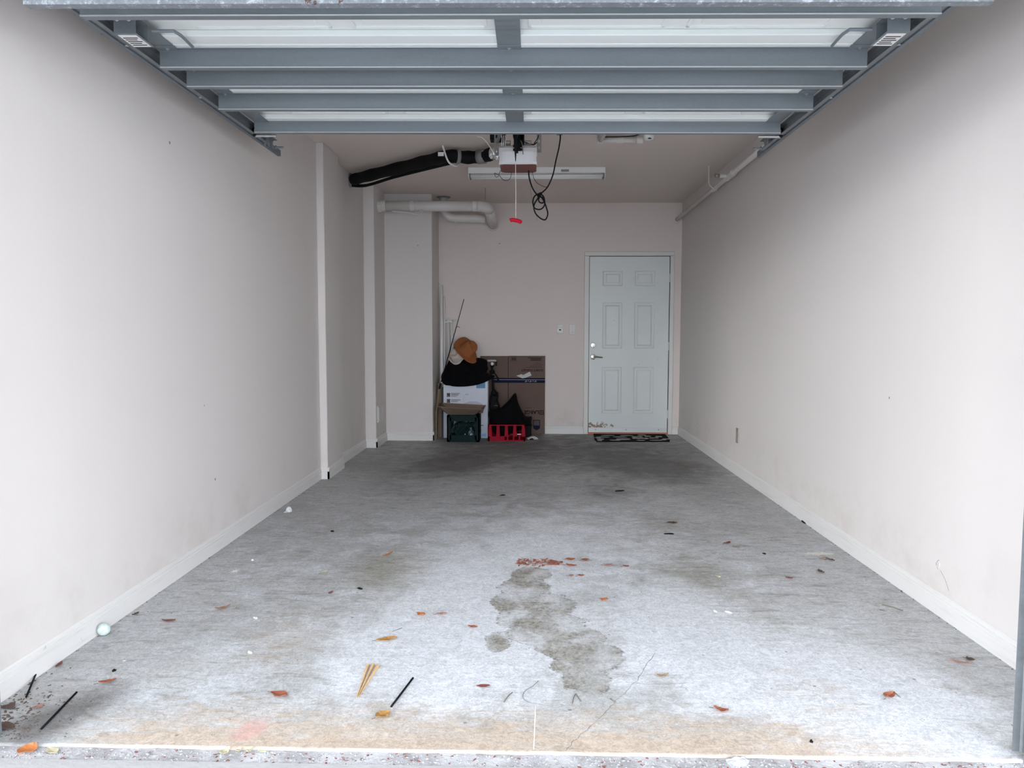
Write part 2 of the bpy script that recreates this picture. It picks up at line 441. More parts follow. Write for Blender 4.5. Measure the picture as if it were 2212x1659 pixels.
# floor slab: grid with wear attributes
random.seed(4)
STAIN = [(0.009, 3.501, .10), (-.034, 3.304, .13), (-.07, 3.128, .12), (.06, 3.1, .14), (-.02, 2.93, .12), (.0, 2.80, .10), (.11, 2.86, .13),
         (.13, 2.68, .12), (.17, 2.54, .11), (.19, 2.42, .09), (.25, 2.6, .10), (.20, 2.75, .10), (-.13, 2.75, .05), (-.12, 2.68, .05)]
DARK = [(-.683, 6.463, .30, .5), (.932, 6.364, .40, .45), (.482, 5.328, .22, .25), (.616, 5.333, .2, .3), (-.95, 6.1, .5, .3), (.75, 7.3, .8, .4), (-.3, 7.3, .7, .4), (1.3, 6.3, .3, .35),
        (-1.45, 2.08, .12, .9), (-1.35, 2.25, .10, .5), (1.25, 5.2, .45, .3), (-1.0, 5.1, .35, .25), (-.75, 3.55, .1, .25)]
OLIVE = [(-.725, 3.583, .25, .75), (.768, 3.525, .28, .55), (.927, 2.952, .2, .35), (-.505, 3.05, .25, .25), (-.3, 6.0, .6, .25), (.86, 4.487, .3, .4), (-1.1, 3.1, .2, .25), (1.2, 2.85, .2, .3), (.45, 2.35, .15, .35)]
WHITE = [(-.248, 2.652, .38, .85), (-.22, 2.92, .28, .7), (-.385, 3.2, .3, .45), (.643, 2.85, .25, .6), (1.05, 2.10, .40, .95), (.663, 3.124, .2, .5), (-1.25, 3.64, .3, .4), (.45, 2.55, .2, .6),
         (.3, 4.1, .7, .5), (-.1, 3.8, .7, .42), (-.8, 4.3, .5, .25), (1.2, 3.6, .3, .3), (1.0, 2.5, .35, .6), (-.6, 2.5, .2, .55), (-1.2, 2.5, .3, .3), (.2, 2.9, .1, .4)]
def blob(lst, x, y, aniso=1.6):
    v = 0
    for c in lst:
        k = c[3] if len(c) > 3 else 1.0
        d2 = ((x - c[0]) ** 2 + ((y - c[1]) / aniso) ** 2) / (c[2] ** 2)
        v = max(v, k * math.exp(-d2 * .9)) if len(c) == 3 else v + k * math.exp(-d2)
    return min(1.0, v)
NX, NY = 113, 200
verts = []; faces = []
ys = [YF + (YB + .05 - YF) * (j / (NY - 1)) ** 1.25 for j in range(NY)]
xs = [XL - .05 + (XR - XL + .1) * i / (NX - 1) for i in range(NX)]
for y in ys:
    for x in xs: verts.append((x, y, 0.0))
for j in range(NY - 1):
    for i in range(NX - 1):
        k = j * NX + i; faces.append((k, k + 1, k + NX + 1, k + NX))
# rounded sill edge and front face of the slab
base = len(verts)
prof = [(-.003, -.0010), (-.006, -.0035), (-.007, -.0075)]
for dy, dz in prof:
    for x in xs:
        verts.append((x, YF + dy + .0015 * math.sin(x * 23) + .001 * math.sin(x * 71), dz))
for i in range(NX - 1):
    faces.append((i + 1, i, base + i, base + i + 1))
for r in range(2):
    for i in range(NX - 1):
        k = base + r * NX + i; faces.append((k + 1, k, k + NX, k + NX + 1))
me = bpy.data.meshes.new('floor'); me.from_pydata(verts, [], faces); me.update()
c1 = me.color_attributes.new('stain_map', 'FLOAT_COLOR', 'POINT'); c2 = me.color_attributes.new('wear_map', 'FLOAT_COLOR', 'POINT')
d1 = []; d2 = []
for v in verts:
    x, y = v[0], v[1]
    st = blob(STAIN, x, y, 1.25)
    tan_ = max(0.0, min(1.0, 1.0 - (y - 2.0) / .42)) * (.95 if x < .75 else max(.15, .95 - (x - .75) * 1.2)) * (1 if x > -1.05 else max(.1, 1 + (x + 1.05) * 1.8))
    tan_ = max(tan_, .30 * max(0, 1 - (y - 2) / 1.6), blob([(-.9, 2.6, .25, .35), (.9, 2.3, .3, .45), (-1.0, 3.0, .3, .25)], x, y))
    d1 += [st, tan_, blob(WHITE, x, y) , 1]
    far = max(0, min(1, (y - 4.4) / 3.0)) * .36  # steady darkening towards the back of the slab
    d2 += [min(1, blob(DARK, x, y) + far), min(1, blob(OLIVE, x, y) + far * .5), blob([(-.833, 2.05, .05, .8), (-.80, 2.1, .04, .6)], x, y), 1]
c1.data.foreach_set('color', d1); c2.data.foreach_set('color', d2)
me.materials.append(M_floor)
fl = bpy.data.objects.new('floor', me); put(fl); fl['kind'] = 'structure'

# cracks, paint marks on the slab
def strip(pts, wd, z=.0007, jit=0.0, parent=None, name='crack', m=None):
    bm = B(); a = []
    P = []
    for i in range(len(pts) - 1):
        p, q = V((*pts[i], 0)), V((*pts[i + 1], 0)); k = 8
        for j in range(k): P.append(p.lerp(q, j / k) + V((random.uniform(-jit, jit), random.uniform(-jit, jit), 0)))
    P.append(V((*pts[-1], 0)))
    prev = None
    for i, p in enumerate(P):
        d = (P[min(i + 1, len(P) - 1)] - P[max(0, i - 1)]).normalized(); s = V((-d.y, d.x, 0)) * wd * random.uniform(.4, 1.0) * .5
        cur = (bm.verts.new((p.x - s.x, p.y - s.y, z)), bm.verts.new((p.x + s.x, p.y + s.y, z)))
        if prev: bm.faces.new((prev[0], prev[1], cur[1], cur[0]))
        prev = cur
    return obj(name, bm, m or M_dark, parent)
M_crack = mat('crack_dirt', (.20, .18, .155), .9)
M_splat = mat('white_paint_mark', (.78, .78, .77), .6)
strip([(.101, 1.99), (.126, 2.041), (.202, 2.157), (.27, 2.271), (.356, 2.414), (.454, 2.633)], .0022, jit=.004, parent=fl, m=M_crack)
strip([(.010, 1.992), (.017, 2.235)], .004, jit=.0006, parent=fl, name='score_line', m=mat('cream_line', (.80, .73, .60), .8))
bm = B(); c = V((-1.439, 3.496, .0008)); ring = []
random.seed(9)
for k in range(20):
    rr = (.036 if k % 2 == 0 else .009) * random.uniform(.7, 1.15); a = 2 * PI * k / 20
    ring.append(bm.verts.new(c + V((rr * math.cos(a), rr * math.sin(a) * 1.6, 0))))
bm.faces.new(ring); obj('paint_splat', bm, M_splat, fl)
bm = B(); ring = []
for k in range(36):
    a = 2 * PI * k / 36; ring.append(bm.verts.new((1.52 + .085 * math.cos(a) * random.uniform(.75, 1.1), 3.88 + .03 * math.sin(a) * random.uniform(.4, 1.2), .0008)))
bm.faces.new(ring); obj('paint_scrape', bm, mat('pale_scrape', (.66, .63, .57), .8, var=.2, scale=60), fl)
bm = B()
for px, py, a, ln in ((.034, 3.97, 1.9, .10), (.05, 3.96, 1.4, .07), (.02, 3.98, 2.3, .05)):
    p = V((px, py, .0008)); d = V((math.cos(a), math.sin(a) * 1.6, 0)) * ln; s = V((.003, 0, 0))
    bm.faces.new([bm.verts.new(p - s), bm.verts.new(p + s), bm.verts.new(p + d)])
obj('paint_flick', bm, M_splat, fl)

# driveway outside
bm = B(); box(bm, -1.9, 1.8, 1.915, 1.985, -.2, -.0065)
struct('driveway_joint', bm, M_apron)
struct('driveway', box(B(), -9, 9, -16, 1.915, -.25, -.0045), mat('driveway_concrete', (.40, .39, .385), .9, var=.08, scale=3, bump=.5, bscale=50))

# baseboards
def bb_prof(h=.092, t=.013):
    return [(0, 0), (t, 0), (t, h * .66), (t * .78, h * .68), (t * .78, h * .80), (t * .5, h * .82), (t * .5, h * .93), (t * .15, h), (0, h)]
bm = B()
def run_y(bm, xw, sgn, y0, y1): prism(bm, [(xw + sgn * p[0], p[1]) for p in bb_prof()], 'y', y0, y1)
def run_x(bm, yw, x0, x1): prism(bm, [(yw - p[0], p[1]) for p in bb_prof()], 'x', x0, x1)
run_y(bm, XL, 1, 2.0, 5.78); run_x(bm, 5.78, XL, -1.600); run_y(bm, -1.613, 1, 5.767, 6.253)
run_y(bm, XL, 1, 6.24, 7.38); run_x(bm, 7.38, XL, -1.549); run_y(bm, -1.562, 1, 7.367, 7.90); run_x(bm, 7.90, -1.562, -1.045); run_y(bm, -1.058, 1, 7.887, YB)
struct('baseboard_left', bm, M_base)
bm = B(); run_y(bm, XR, -1, 2.0, YB); struct('baseboard_right', bm, M_base)
bm = B(); run_x(bm, YB, -1.058, .597); run_x(bm, YB, 1.610, XR); struct('baseboard_back', bm, M_base)

# door casing + door
bm = B(); box(bm, .597, .652, YB - .018, YB + .05, 0, 2.030, .004); struct('trim_1', bm, M_trim)
jamb = bpy.data.objects['trim_1']
obj('casing', box(B(), 1.565, 1.612, YB - .018, YB + .05, 0, 2.030, .004), M_trim, jamb)
obj('casing', box(B(), .597, 1.612, YB - .018, YB + .05, 2.030, 2.078, .004), M_trim, jamb)
obj('threshold', box(B(), .650, 1.568, YB - .022, YB + .04, 0, .016, .003), M_orange, jamb, label='orange strip under the white door')

def door_slab_mat():
    m, nt, n, l, b = nodes('chipped_door_paint')
    geo = N_(nt, 'ShaderNodeNewGeometry'); P = geo.outputs['Position']
    sp = N_(nt, 'ShaderNodeSeparateXYZ'); l.new(P, sp.inputs[0])
    c = mixc(nt, noise_node(nt, P, 3, 3), (.66, .70, .675), (.72, .755, .73))
    zl = maprange(nt, sp.outputs['Z'], .21, .08); xm = maprange(nt, sp.outputs['X'], 1.12, .75)
    zt = maprange(nt, sp.outputs['Z'], .070, .078)
    g = mathn(nt, 'MULTIPLY', mathn(nt, 'MULTIPLY', zl, xm), zt)
    f = mathn(nt, 'ADD', mathn(nt, 'MULTIPLY', g, .28), noise_node(nt, P, 24, 6, .6))
    c = mixc(nt, maprange(nt, f, .70, .73), c, (.38, .36, .33))
    c = mixc(nt, maprange(nt, f, .75, .77), c, (.27, .15, .085))
    l.new(c, b.inputs['Base Color']); b.inputs['Roughness'].default_value = .4
    return m
M_slab = door_slab_mat()
YD = YB + .004      # face of the slab
def panelled_slab():
    x0, x1, z0, z1 = .658, 1.558, .018, 2.024
    px = [(.807, 1.032), (1.168, 1.398)]; pz = [(.236, .772), (.983, 1.507), (1.692, 1.861)]
    X = sorted({x0, x1, *[a for p in px for a in p]}); Z = sorted({z0, z1, *[a for p in pz for a in p]})
    bm = B()
    for i in range(len(X) - 1):
        for j in range(len(Z) - 1):
            a, b_, c_, d_ = X[i], X[i + 1], Z[j], Z[j + 1]
            if (a, b_) in px and (c_, d_) in pz:
                lv = [(0, 0), (.012, .008), (.028, .008), (.046, -.001)]
                prev = None
                for ins, dep in lv:
                    cur = [bm.verts.new((xx, YD + dep, zz)) for xx, zz in ((a + ins, c_ + ins), (b_ - ins, c_ + ins), (b_ - ins, d_ - ins), (a + ins, d_ - ins))]
                    if prev:
                        for k in range(4): bm.faces.new((prev[k], prev[(k + 1) % 4], cur[(k + 1) % 4], cur[k]))
                    prev = cur
                bm.faces.new(prev)
            else:
                bm.faces.new([bm.verts.new((xx, YD, zz)) for xx, zz in ((a, c_), (b_, c_), (b_, d_), (a, d_))])
    bmesh.ops.remove_doubles(bm, verts=bm.verts[:], dist=.0004)
    # edges and back
    bk = [bm.verts.new((x, YD + .04, z)) for x, z in ((x0, z0), (x1, z0), (x1, z1), (x0, z1))]
    bm.faces.new(bk[::-1])
    return bm
d1_ = struct('door_1', panelled_slab(), M_slab)
bm = B(); box(bm, .653, .658, YD + .001, YD + .04, .018, 2.030); box(bm, 1.558, 1.565, YD + .001, YD + .04, .018, 2.030); box(bm, .653, 1.565, YD + .001, YD + .04, 2.024, 2.030)
obj('door_gap', bm, M_dark, d1_)
obj('door_sweep', box(B(), .660, 1.556, YD - .005, YD, .020, .070, .001), mat('pale_sweep', (.62, .66, .66), .35, .2), d1_)
bm = B()
for x in (.74, 1.09, 1.46): lathe(bm, [(.005, 0), (.005, .003), (0, .004)], (x, YD - .005, .052), (0, -1, 0), 8)
obj('screw', bm, M_dark, d1_)
bm = B(); lathe(bm, [(.031, 0), (.031, .006), (.026, .012), (.017, .013), (.015, .020), (0, .021)], (.704, YD, 1.019), (0, -1, 0), 24)
db = obj('deadbolt', bm, M_chrome, d1_)
obj('keyway', box(B(), .702, .706, YD - .023, YD - .020, 1.010, 1.028), M_dark, db)
bm = B(); lathe(bm, [(.031, 0), (.031, .006), (.024, .012), (.012, .014), (.012, .045), (0, .046)], (.704, YD, .887), (0, -1, 0), 24)
lv = obj('lever_handle', bm, M_chrome, d1_)
bm = B(); tube(bm, smooth_path([(.704, YD - .045, .887), (.735, YD - .048, .889), (.770, YD - .044, .884), (.808, YD - .040, .881)], 4), [.011] * 6 + [.009] * 7, 10)
obj('lever', bm, M_chrome, lv)
for z in (1.783, 1.011, .233):
    bm = B(); tube(bm, [(1.562, YD - .006, z - .047), (1.562, YD - .006, z + .047)], .006, 10); box(bm, 1.560, 1.572, YD - .003, YD + .0, z - .045, z + .045)
    obj('hinge', bm, M_pvc, d1_)

# ------------------------------------------------------------------ overhead garage door (open, lying under the ceiling)
DXC = -.0895; DL, DR = DXC - 1.36, DXC + 1.36
gd = thing('garage_door', 'white sectional garage door with steel struts, raised open under the ceiling', 'garage door', (DXC, 3.0, 2.20))
ZP = 2.262    # underside of the sheet
def section(y0, y1, dz0=0.0, dz1=0.0):
    bm = B(); box(bm, DL, DR, y0 + .003, y1 - .003, ZP + .012, ZP + .045)
    box(bm, DL, DR, y0 + .003, y0 + .075, ZP - .012, ZP + .012, .004, 2); box(bm, DL, DR, y1 - .085, y1 - .003, ZP - .012, ZP + .012, .004, 2)
    for v in bm.verts:
        t = (v.co.y - y0) / (y1 - y0); v.co.z += dz0 * (1 - t) + dz1 * t
    s = obj('door_section', bm, M_panel, gd)
    if y0 > 2.2:
        for xa, xb in ((-1.235, -.735), (-.655, -.165), (-.015, .475), (.555, 1.055)):
            bm = B()
            ya, yb = y0 + .105, y1 - .105; t = .010
            for (a, b_, c_, d_) in ((xa, xb, ya, ya + t), (xa, xb, yb - t, yb), (xa, xa + t, ya, yb), (xb - t, xb, ya, yb)):
                box(bm, a, b_, c_, d_, ZP + .005, ZP + .012)
            box(bm, xa + .045, xb - .045, ya + .035, yb - .035, ZP + .004, ZP + .012, .003)
            obj('embossed_panel', bm, M_panel, s)
    return s
SEC = [(1.826, 2.352, -.165, -.012), (2.352, 2.884, -.012, 0), (2.884, 3.416, 0, 0), (3.416, 3.948, 0, 0)]
for a in SEC: section(*a)
# stiles
for y0, y1, _, _ in SEC[1:]:
    for xa, xb in ((DL - .001, DL + .075), (DR - .075, DR + .001), (DXC - .045, DXC + .045)):
        bm = B(); box(bm, xa, xb, y0 + .004, y1 - .004, ZP - .0165, ZP - .013, .001)
        st = obj('stile', bm, M_galv, gd)
        if xa < DXC - .5 or xa > DXC + .5:
            ym = y0 + .12
            obj('slot_hole', box(B(), xa + .03, xa + .052, ym, ym + .014, ZP - .0175, ZP - .0160), M_dark, st)
M_lip = mat('lip_highlight_steel', (.42, .44, .45), .4, .3, var=.1)
# struts
def strut(y, zb, zt, m, yd=.030, rusty=False):
    t = .0022
    pr = [(y - .014, zt), (y, zt), (y, zb + .002), (y + .002, zb), (y + yd, zb), (y + yd, zt), (y + yd + .014, zt), (y + yd + .014, zt - t), (y + yd + t, zt - t) , (y + yd + t, zb - t + .0), (y + .001, zb - t), (y - t, zb), (y - t, zt - t), (y - .016, zt - t)]
    pr = [(y - .016, zt), (y + t, zt), (y + t, zb + t), (y + yd - t, zb + t), (y + yd - t, zt), (y + yd + .014, zt), (y + yd + .014, zt - t), (y + yd, zt - t), (y + yd, zb), (y, zb), (y, zb + .002), (y, zt - t), (y - .016, zt - t)]
    bm = prism(B(), pr, 'x', DL + .0, DR - .0)
    # small rolled lips, their highlight put in as a lighter colour
    o = obj('strut', bm, m, gd)
    if y > 2.3:
        obj('rolled_lip', tube(B(), [(DL, y - .0005, zb + .0025), (DR, y - .0005, zb + .0025)], .0032, 6), M_lip, o)
        obj('rolled_lip', tube(B(), [(DL, y - .016, zt - .001), (DR, y - .016, zt - .001)], .0026, 6), M_lip, o)
    for x in (DL + .035, DXC, DR - .035):
        bm = B(); lathe(bm, [(.009, 0), (.009, .002), (.0055, .003), (.0055, .007), (0, .008)], (x, y - .009, zt - .003), (0, 0, -1), 8)
        obj('bolt', bm, M_zinc, o)
    return o
strut(2.925, 2.178, 2.250, M_galv); strut(3.149, 2.178, 2.247, M_galv); strut(3.466, 2.178, 2.250, M_galv); strut(3.909, 2.191, 2.262, M_galv)
strut(2.411, 2.160, 2.240, M_galv)
strut(2.140, 2.081, 2.172, M_galvw, .03)
# roller brackets with warning stickers by the first joint
for sx in (-1, 1):
    x0 = DXC + sx * 1.325; y0 = 2.61
    bm = B(); box(bm, x0 - .038, x0 + .038, y0 + .085, y0 + .088, 2.188, 2.246); box(bm, x0 - .038, x0 + .038, y0, y0 + .003, 2.188, 2.232)
    box(bm, x0 - .038, x0 + .038, y0, y0 + .125, 2.185, 2.188)
    hb = obj('roller_bracket', bm, M_galv, gd)
    obj('sticker', box(B(), x0 - .032, x0 + .032, y0 + .015, y0 + .12, 2.1838, 2.185), M_white, hb, label='white warning sticker')
    bm = B()
    for k in range(5): box(bm, x0 - .026, x0 + .026 - .010 * (k % 2), y0 + .035 + k * .016, y0 + .041 + k * .016, 2.1833, 2.1838)
    obj('sticker_text', bm, M_ink, hb)
    bm = B(); tube(bm, [(x0 - .042, y0 - .004, 2.236), (x0 + .042, y0 - .004, 2.236)], .005, 8)
    for dx in (-.024, .018): lathe(bm, [(.008, 0), (.008, .004), (.005, .005), (.005, .01), (0, .011)], (x0 + dx, y0 - .004, 2.232), (0, -1, -.4), 8)
    obj('hinge_pin', bm, M_zinc, hb)
    bm = B(); tube(bm, [(x0, y0 + .05, 2.205), (x0 + sx * .11, y0 + .05, 2.205)], .005, 8); obj('roller_stem', bm, M_galvd, hb)
    bm = B(); tube(bm, [(x0 - sx * .045, y0 + .10, 2.232), (x0 - sx * .115, y0 + .12, 2.240), (x0 - sx * .125, y0 + .16, 2.238), (x0 - sx * .125, y0 + .25, 2.232)], .006, 6)
    obj('lift_handle', bm, M_galv, hb)
    # top fixture beyond the last strut
    x1 = DXC + sx * 1.335
    bm = B(); box(bm, x1 - .045, x1 + .045, 3.955, 3.975, 2.200, 2.222, .002); tube(bm, [(x1 - sx * .065, 3.985, 2.194), (x1 + sx * .045, 3.985, 2.194)], .0075, 8)
    box(bm, x1 - .03, x1 + .03, 3.95, 4.03, 2.224, 2.240)
    tf = obj('top_fixture', bm, M_zinc, gd)
    for k in range(3): obj('nut', lathe(B(), [(.008, 0), (.008, .007), (0, .008)], (x1 - .03 + .03 * k, 3.955, 2.211), (0, -1, 0), 6), M_zinc, tf)
    bm = B(); lathe(bm, [(.022, 0), (.024, .004), (.024, .014), (.022, .018)], (x1 + sx * .040, 3.985, 2.215), (sx, 0, 0), 16); obj('roller', bm, M_black, tf)
gd.rotation_euler.y = .0066

M_galvt = galv('track_steel', (.19, .205, .215), .5, metal=.4)
# tracks
def track(sx, label):
    xi = DXC + sx * 1.374
    t = thing('door_track', label, 'door track', (xi, 3.3, 2.19), 'tracks of the garage door')
    dz = -.0095 * sx
    ctr = [(0.0, 2.072), (1.0, 2.072), (1.85, 2.072)] ; 
    path = [(2.00, -.006), (2.00, 2.025)]
    for k in range(1, 9):
        a = PI / 2 * k / 8; path.append((2.00 + .20 * (1 - math.cos(a)), 2.025 + .20 * math.sin(a)))
    path.append((4.30, 2.225))
    # C profile: u across thickness (towards the room: +lip), v outwards in X
    prof_ = [(-.026, .0), (-.026, .022), (-.022, .027), (.022, .027), (.026, .022), (.026, 0), (.023, 0), (.023, .019), (.019, .0245), (-.019, .0245), (-.023, .019), (-.023, 0)]
    bm = B(); rings = []
    for i, (y, z) in enumerate(path):
        a = path[max(0, i - 1)]; b_ = path[min(len(path) - 1, i + 1)]
        d = V((0, b_[0] - a[0], b_[1] - a[1])).normalized(); nrm = V((0, -d.z, d.y))
        splay = (.062 if sx < 0 else .058) * max(0, min(1, (2.235 - z) / .10)) if y < 2.4 else 0
        rings.append([bm.verts.new(V((xi + sx * (v_ + splay), y, z + dz)) + nrm * u) for u, v_ in prof_])
    for a, b_ in zip(rings, rings[1:]):
        for k in range(len(prof_)): bm.faces.new((a[k], a[(k + 1) % len(prof_)], b_[(k + 1) % len(prof_)], b_[k]))
    bm.faces.new(rings[0]); bm.faces.new(rings[-1][::-1])
    obj('track_rail', bm, M_galvt, t)
    # reinforcing angle along the outside
    xa = xi + sx * .0275
    pr = [(0, 0), (.018, 0), (.018, .0025), (.0025, .0025), (.0025, .034), (0, .034)]
    bm = prism(B(), [(xa + sx * p[0], 2.193 + dz + p[1]) for p in pr], 'y', 2.30, 4.44)
    obj('angle_iron', bm, M_galvd, t)
    for y in (2.75, 3.35, 4.02): obj('rivet', lathe(B(), [(.007, 0), (.007, .004), (0, .005)], (xi + sx * .02, y, 2.198 + dz), (0, 0, -1), 8), M_zinc, t)
    # perforated hanger to the ceiling, with stop bolt
    yh = 4.12; xh = xi + sx * -.004
    bm = B()
    H0, H1 = 2.180, ZC
    hw = .016
    n = 18
    for k in range(n):
        za = H0 + (H1 - H0) * k / n; zb = H0 + (H1 - H0) * (k + 1) / n; zm = (za + zb) / 2
        if k % 2: box(bm, xh - hw, xh + hw, yh, yh + .003, za, zb)
        else:
            box(bm, xh - hw, xh - .006, yh, yh + .003, za, zb); box(bm, xh + .006, xh + hw, yh, yh + .003, za, zb)
    box(bm, xh - hw * sx - .0015, xh - hw * sx + .0015, yh, yh + .03, H0, H1)
    obj('perforated_hanger', bm, M_galvd, t)
    bm = B(); tube(bm, [(xi + sx * .03, 4.27, 2.203 + dz), (xi - sx * .045, 4.27, 2.203 + dz)], .006, 8); lathe(bm, [(.011, 0), (.011, .006), (0, .007)], (xi - sx * .0, 4.27, 2.203 + dz), (-sx, 0, 0), 6)
    obj('stop_bolt', bm, M_galvt, t)
    for z in (.35, 1.05, 1.65):
        bm = B(); xq = sorted((xi + sx * .075, 1.60 if sx > 0 else -1.66)); box(bm, xq[0], xq[1], 1.992, 1.996, z, z + .05); obj('jamb_bracket', bm, M_galv, t)
    return t
track(-1, 'grey steel door track along the left wall, curving down at the opening')
track(1, 'grey steel door track along the right wall, curving down at the opening')

# ------------------------------------------------------------------ opener
op = thing('door_opener', 'ceiling hung garage door opener with white lens and brown housing', 'door opener', (-.095, 5.15, 2.2))
def rrect(x0, x1, z0, z1, r, k=4):
    out = []
    for cx_, cz_, a0 in ((x1 - r, z1 - r, 0), (x0 + r, z1 - r, 90), (x0 + r, z0 + r, 180), (x1 - r, z0 + r, 270)):
        for j in range(k + 1):
            a = math.radians(a0 + 90 * j / k); out.append((cx_ + r * math.cos(a), cz_ + r * math.sin(a)))
    return out
bm = prism(B(), rrect(-.215, .029, 4.995, 5.250, .045), 'z', 2.272, 2.330)
obj('housing', bm, M_brown, op)
bm = B()
secs = [(5.03, -.224, .034, 2.280), (5.01, -.224, .034, 2.272), (4.985, -.222, .032, 2.274), (4.965, -.218, .028, 2.285), (4.962, -.216, .026, 2.35), (4.975, -.218, .028, 2.385), (5.01, -.222, .032, 2.400)]
rings = []
for y, x0, x1, z in secs:
    rg = []
    for k in range(13):
        t = k / 12; x = x0 + (x1 - x0) * t; e = abs(2 * t - 1) ** 6
        rg.append(bm.verts.new((x, y + .025 * e + .01 * (2 * t - 1) ** 2, z - (.0 if z > 2.3 else -.006 * e))))
    rings.append(rg)
for a, b_ in zip(rings, rings[1:]):
    for k in range(12): bm.faces.new((a[k], a[k + 1], b_[k + 1], b_[k]))
box(bm, -.222, .032, 5.03, 5.26, 2.330, 2.402, .008, 2)
ln = obj('light_lens', bm, M_lens, op, smooth=False)
obj('lens_seam', box(B(), -.216, .026, 4.9595, 4.965, 2.3745, 2.3765), M_tape, op)
# rail
bm = B(); prism(bm, [(-.112, 2.452), (-.078, 2.452), (-.078, 2.448), (-.0925, 2.448), (-.0925, 2.415), (-.0975, 2.415), (-.0975, 2.448), (-.112, 2.448)], 'y', 2.06, 5.00)
for v in bm.verts: v.co.z += (v.co.y - 5.0) * .022 - .006
obj('rail', bm, M_black, op)
bm = B(); box(bm, -.112, -.078, 4.93, 4.975, 2.355, 2.45, .003); box(bm, -.125, -.065, 4.945, 4.965, 2.352, 2.366, .002); box(bm, -.125, -.065, 4.945, 4.965, 2.376, 2.390, .002); box(bm, -.108, -.092, 4.935, 4.955, 2.335, 2.36)
obj('rail_clamp', bm, M_black, op)
bm = B(); lathe(bm, [(.034, -.02), (.038, -.015), (.038, .015), (.034, .02)], (-.090, 4.99, 2.458), (0, 1, 0), 20); box(bm, -.122, -.052, 4.97, 5.03, 2.40, 2.47, .006)
obj('sprocket_cover', bm, M_black, op)
for x in (-.165, -.028):
    bm = B()
    for a, b_, c_, d_ in ((x - .022, x + .022, 2.402, 2.418), (x - .022, x + .022, 2.432, 2.437), (x - .022, x - .017, 2.41, 2.437), (x + .017, x + .022, 2.41, 2.437)): box(bm, a, b_, 5.03, 5.036, c_, d_)
    obj('mounting_tab', bm, M_tape, op)
for x, zb in ((-.240, 2.345), (.046, 2.365)):
    bm = B(); n = 12
    for k in range(n):
        za = zb + (ZC - zb) * k / n; z2 = zb + (ZC - zb) * (k + 1) / n
        if k % 2 == 0: box(bm, x - .015, x + .015, 5.06, 5.063, za, z2)
        else: box(bm, x - .015, x - .005, 5.06, 5.063, za, z2); box(bm, x + .005, x + .015, 5.06, 5.063, za, z2)
    obj('hanger_strap', bm, M_tape, op)
bm = B(); tube(bm, [(-.24, 5.055, 2.43), (-.19, 5.055, 2.53), (-.17, 5.055, 2.60)], .012, 4); obj('hanger_brace', bm, M_tape, op)
obj('logic_box', box(B(), -.285, -.180, 5.07, 5.16, 2.455, 2.53, .004), M_black, op)
bm = B()
for k, dx in enumerate((0, .012, .024)): tube(bm, smooth_path([(-.205 + dx, 5.03, 2.47), (-.200 + dx, 5.01, 2.44), (-.203 + dx, 5.01, 2.41), (-.198 + dx, 5.03, 2.395)], 4), .0028, 6)
obj('terminal_wires', bm, M_white, op)
bm = B(); tube(bm, smooth_path([(-.088, 4.955, 2.43), (-.070, 4.95, 2.405), (-.062, 4.945, 2.36), (-.060, 4.94, 2.325)], 5), .003, 6); obj('aerial_wire', bm, M_tape, op)
bm = B(); tube(bm, smooth_path([(.030, 5.05, 2.43), (.010, 5.05, 2.415), (-.02, 5.05, 2.42), (-.06, 5.03, 2.43)], 5), .004, 6); tube(bm, smooth_path([(.012, 5.04, 2.42), (.035, 5.05, 2.455), (.05, 5.05, 2.49)], 4), .003, 6); obj('control_wire', bm, M_rubber, op)
# trolley, release lever and cord
bm = B(); box(bm, -.108, -.082, 4.16, 4.30, 2.34, 2.43, .004); prism(bm, [(-.103, 2.36), (-.087, 2.36), (-.088, 2.20), (-.0925, 2.130), (-.0965, 2.130), (-.1015, 2.20)], 'y', 4.27, 4.285)
tr = obj('trolley', bm, M_black, op)
bm = B(); tube(bm, [(-.0945, 4.278, 2.132), (-.093, 4.30, 1.96), (-.093, 4.30, 1.806)], .0022, 6); obj('release_cord', bm, mat('pinkish_cord', (.55, .42, .38), .8, var=.2, scale=200), op)
bm = B(); tube(bm, smooth_path([(-.126, 4.30, 1.802), (-.115, 4.30, 1.806), (-.093, 4.30, 1.803), (-.071, 4.30, 1.797), (-.060, 4.30, 1.789)], 4), [.007] + [.0115] * 14 + [.009, .007], 10)
obj('release_handle', bm, mat('red_handle_plastic', (.36, .006, .022), .6, spec=.1), op, smooth=True, label='red emergency release handle')
# control arm from trolley to the door
bm = B(); tube(bm, [(-.095, 4.2, 2.37), (-.095, 3.98, 2.25)], .010, 6); obj('door_arm', bm, M_tape, op)

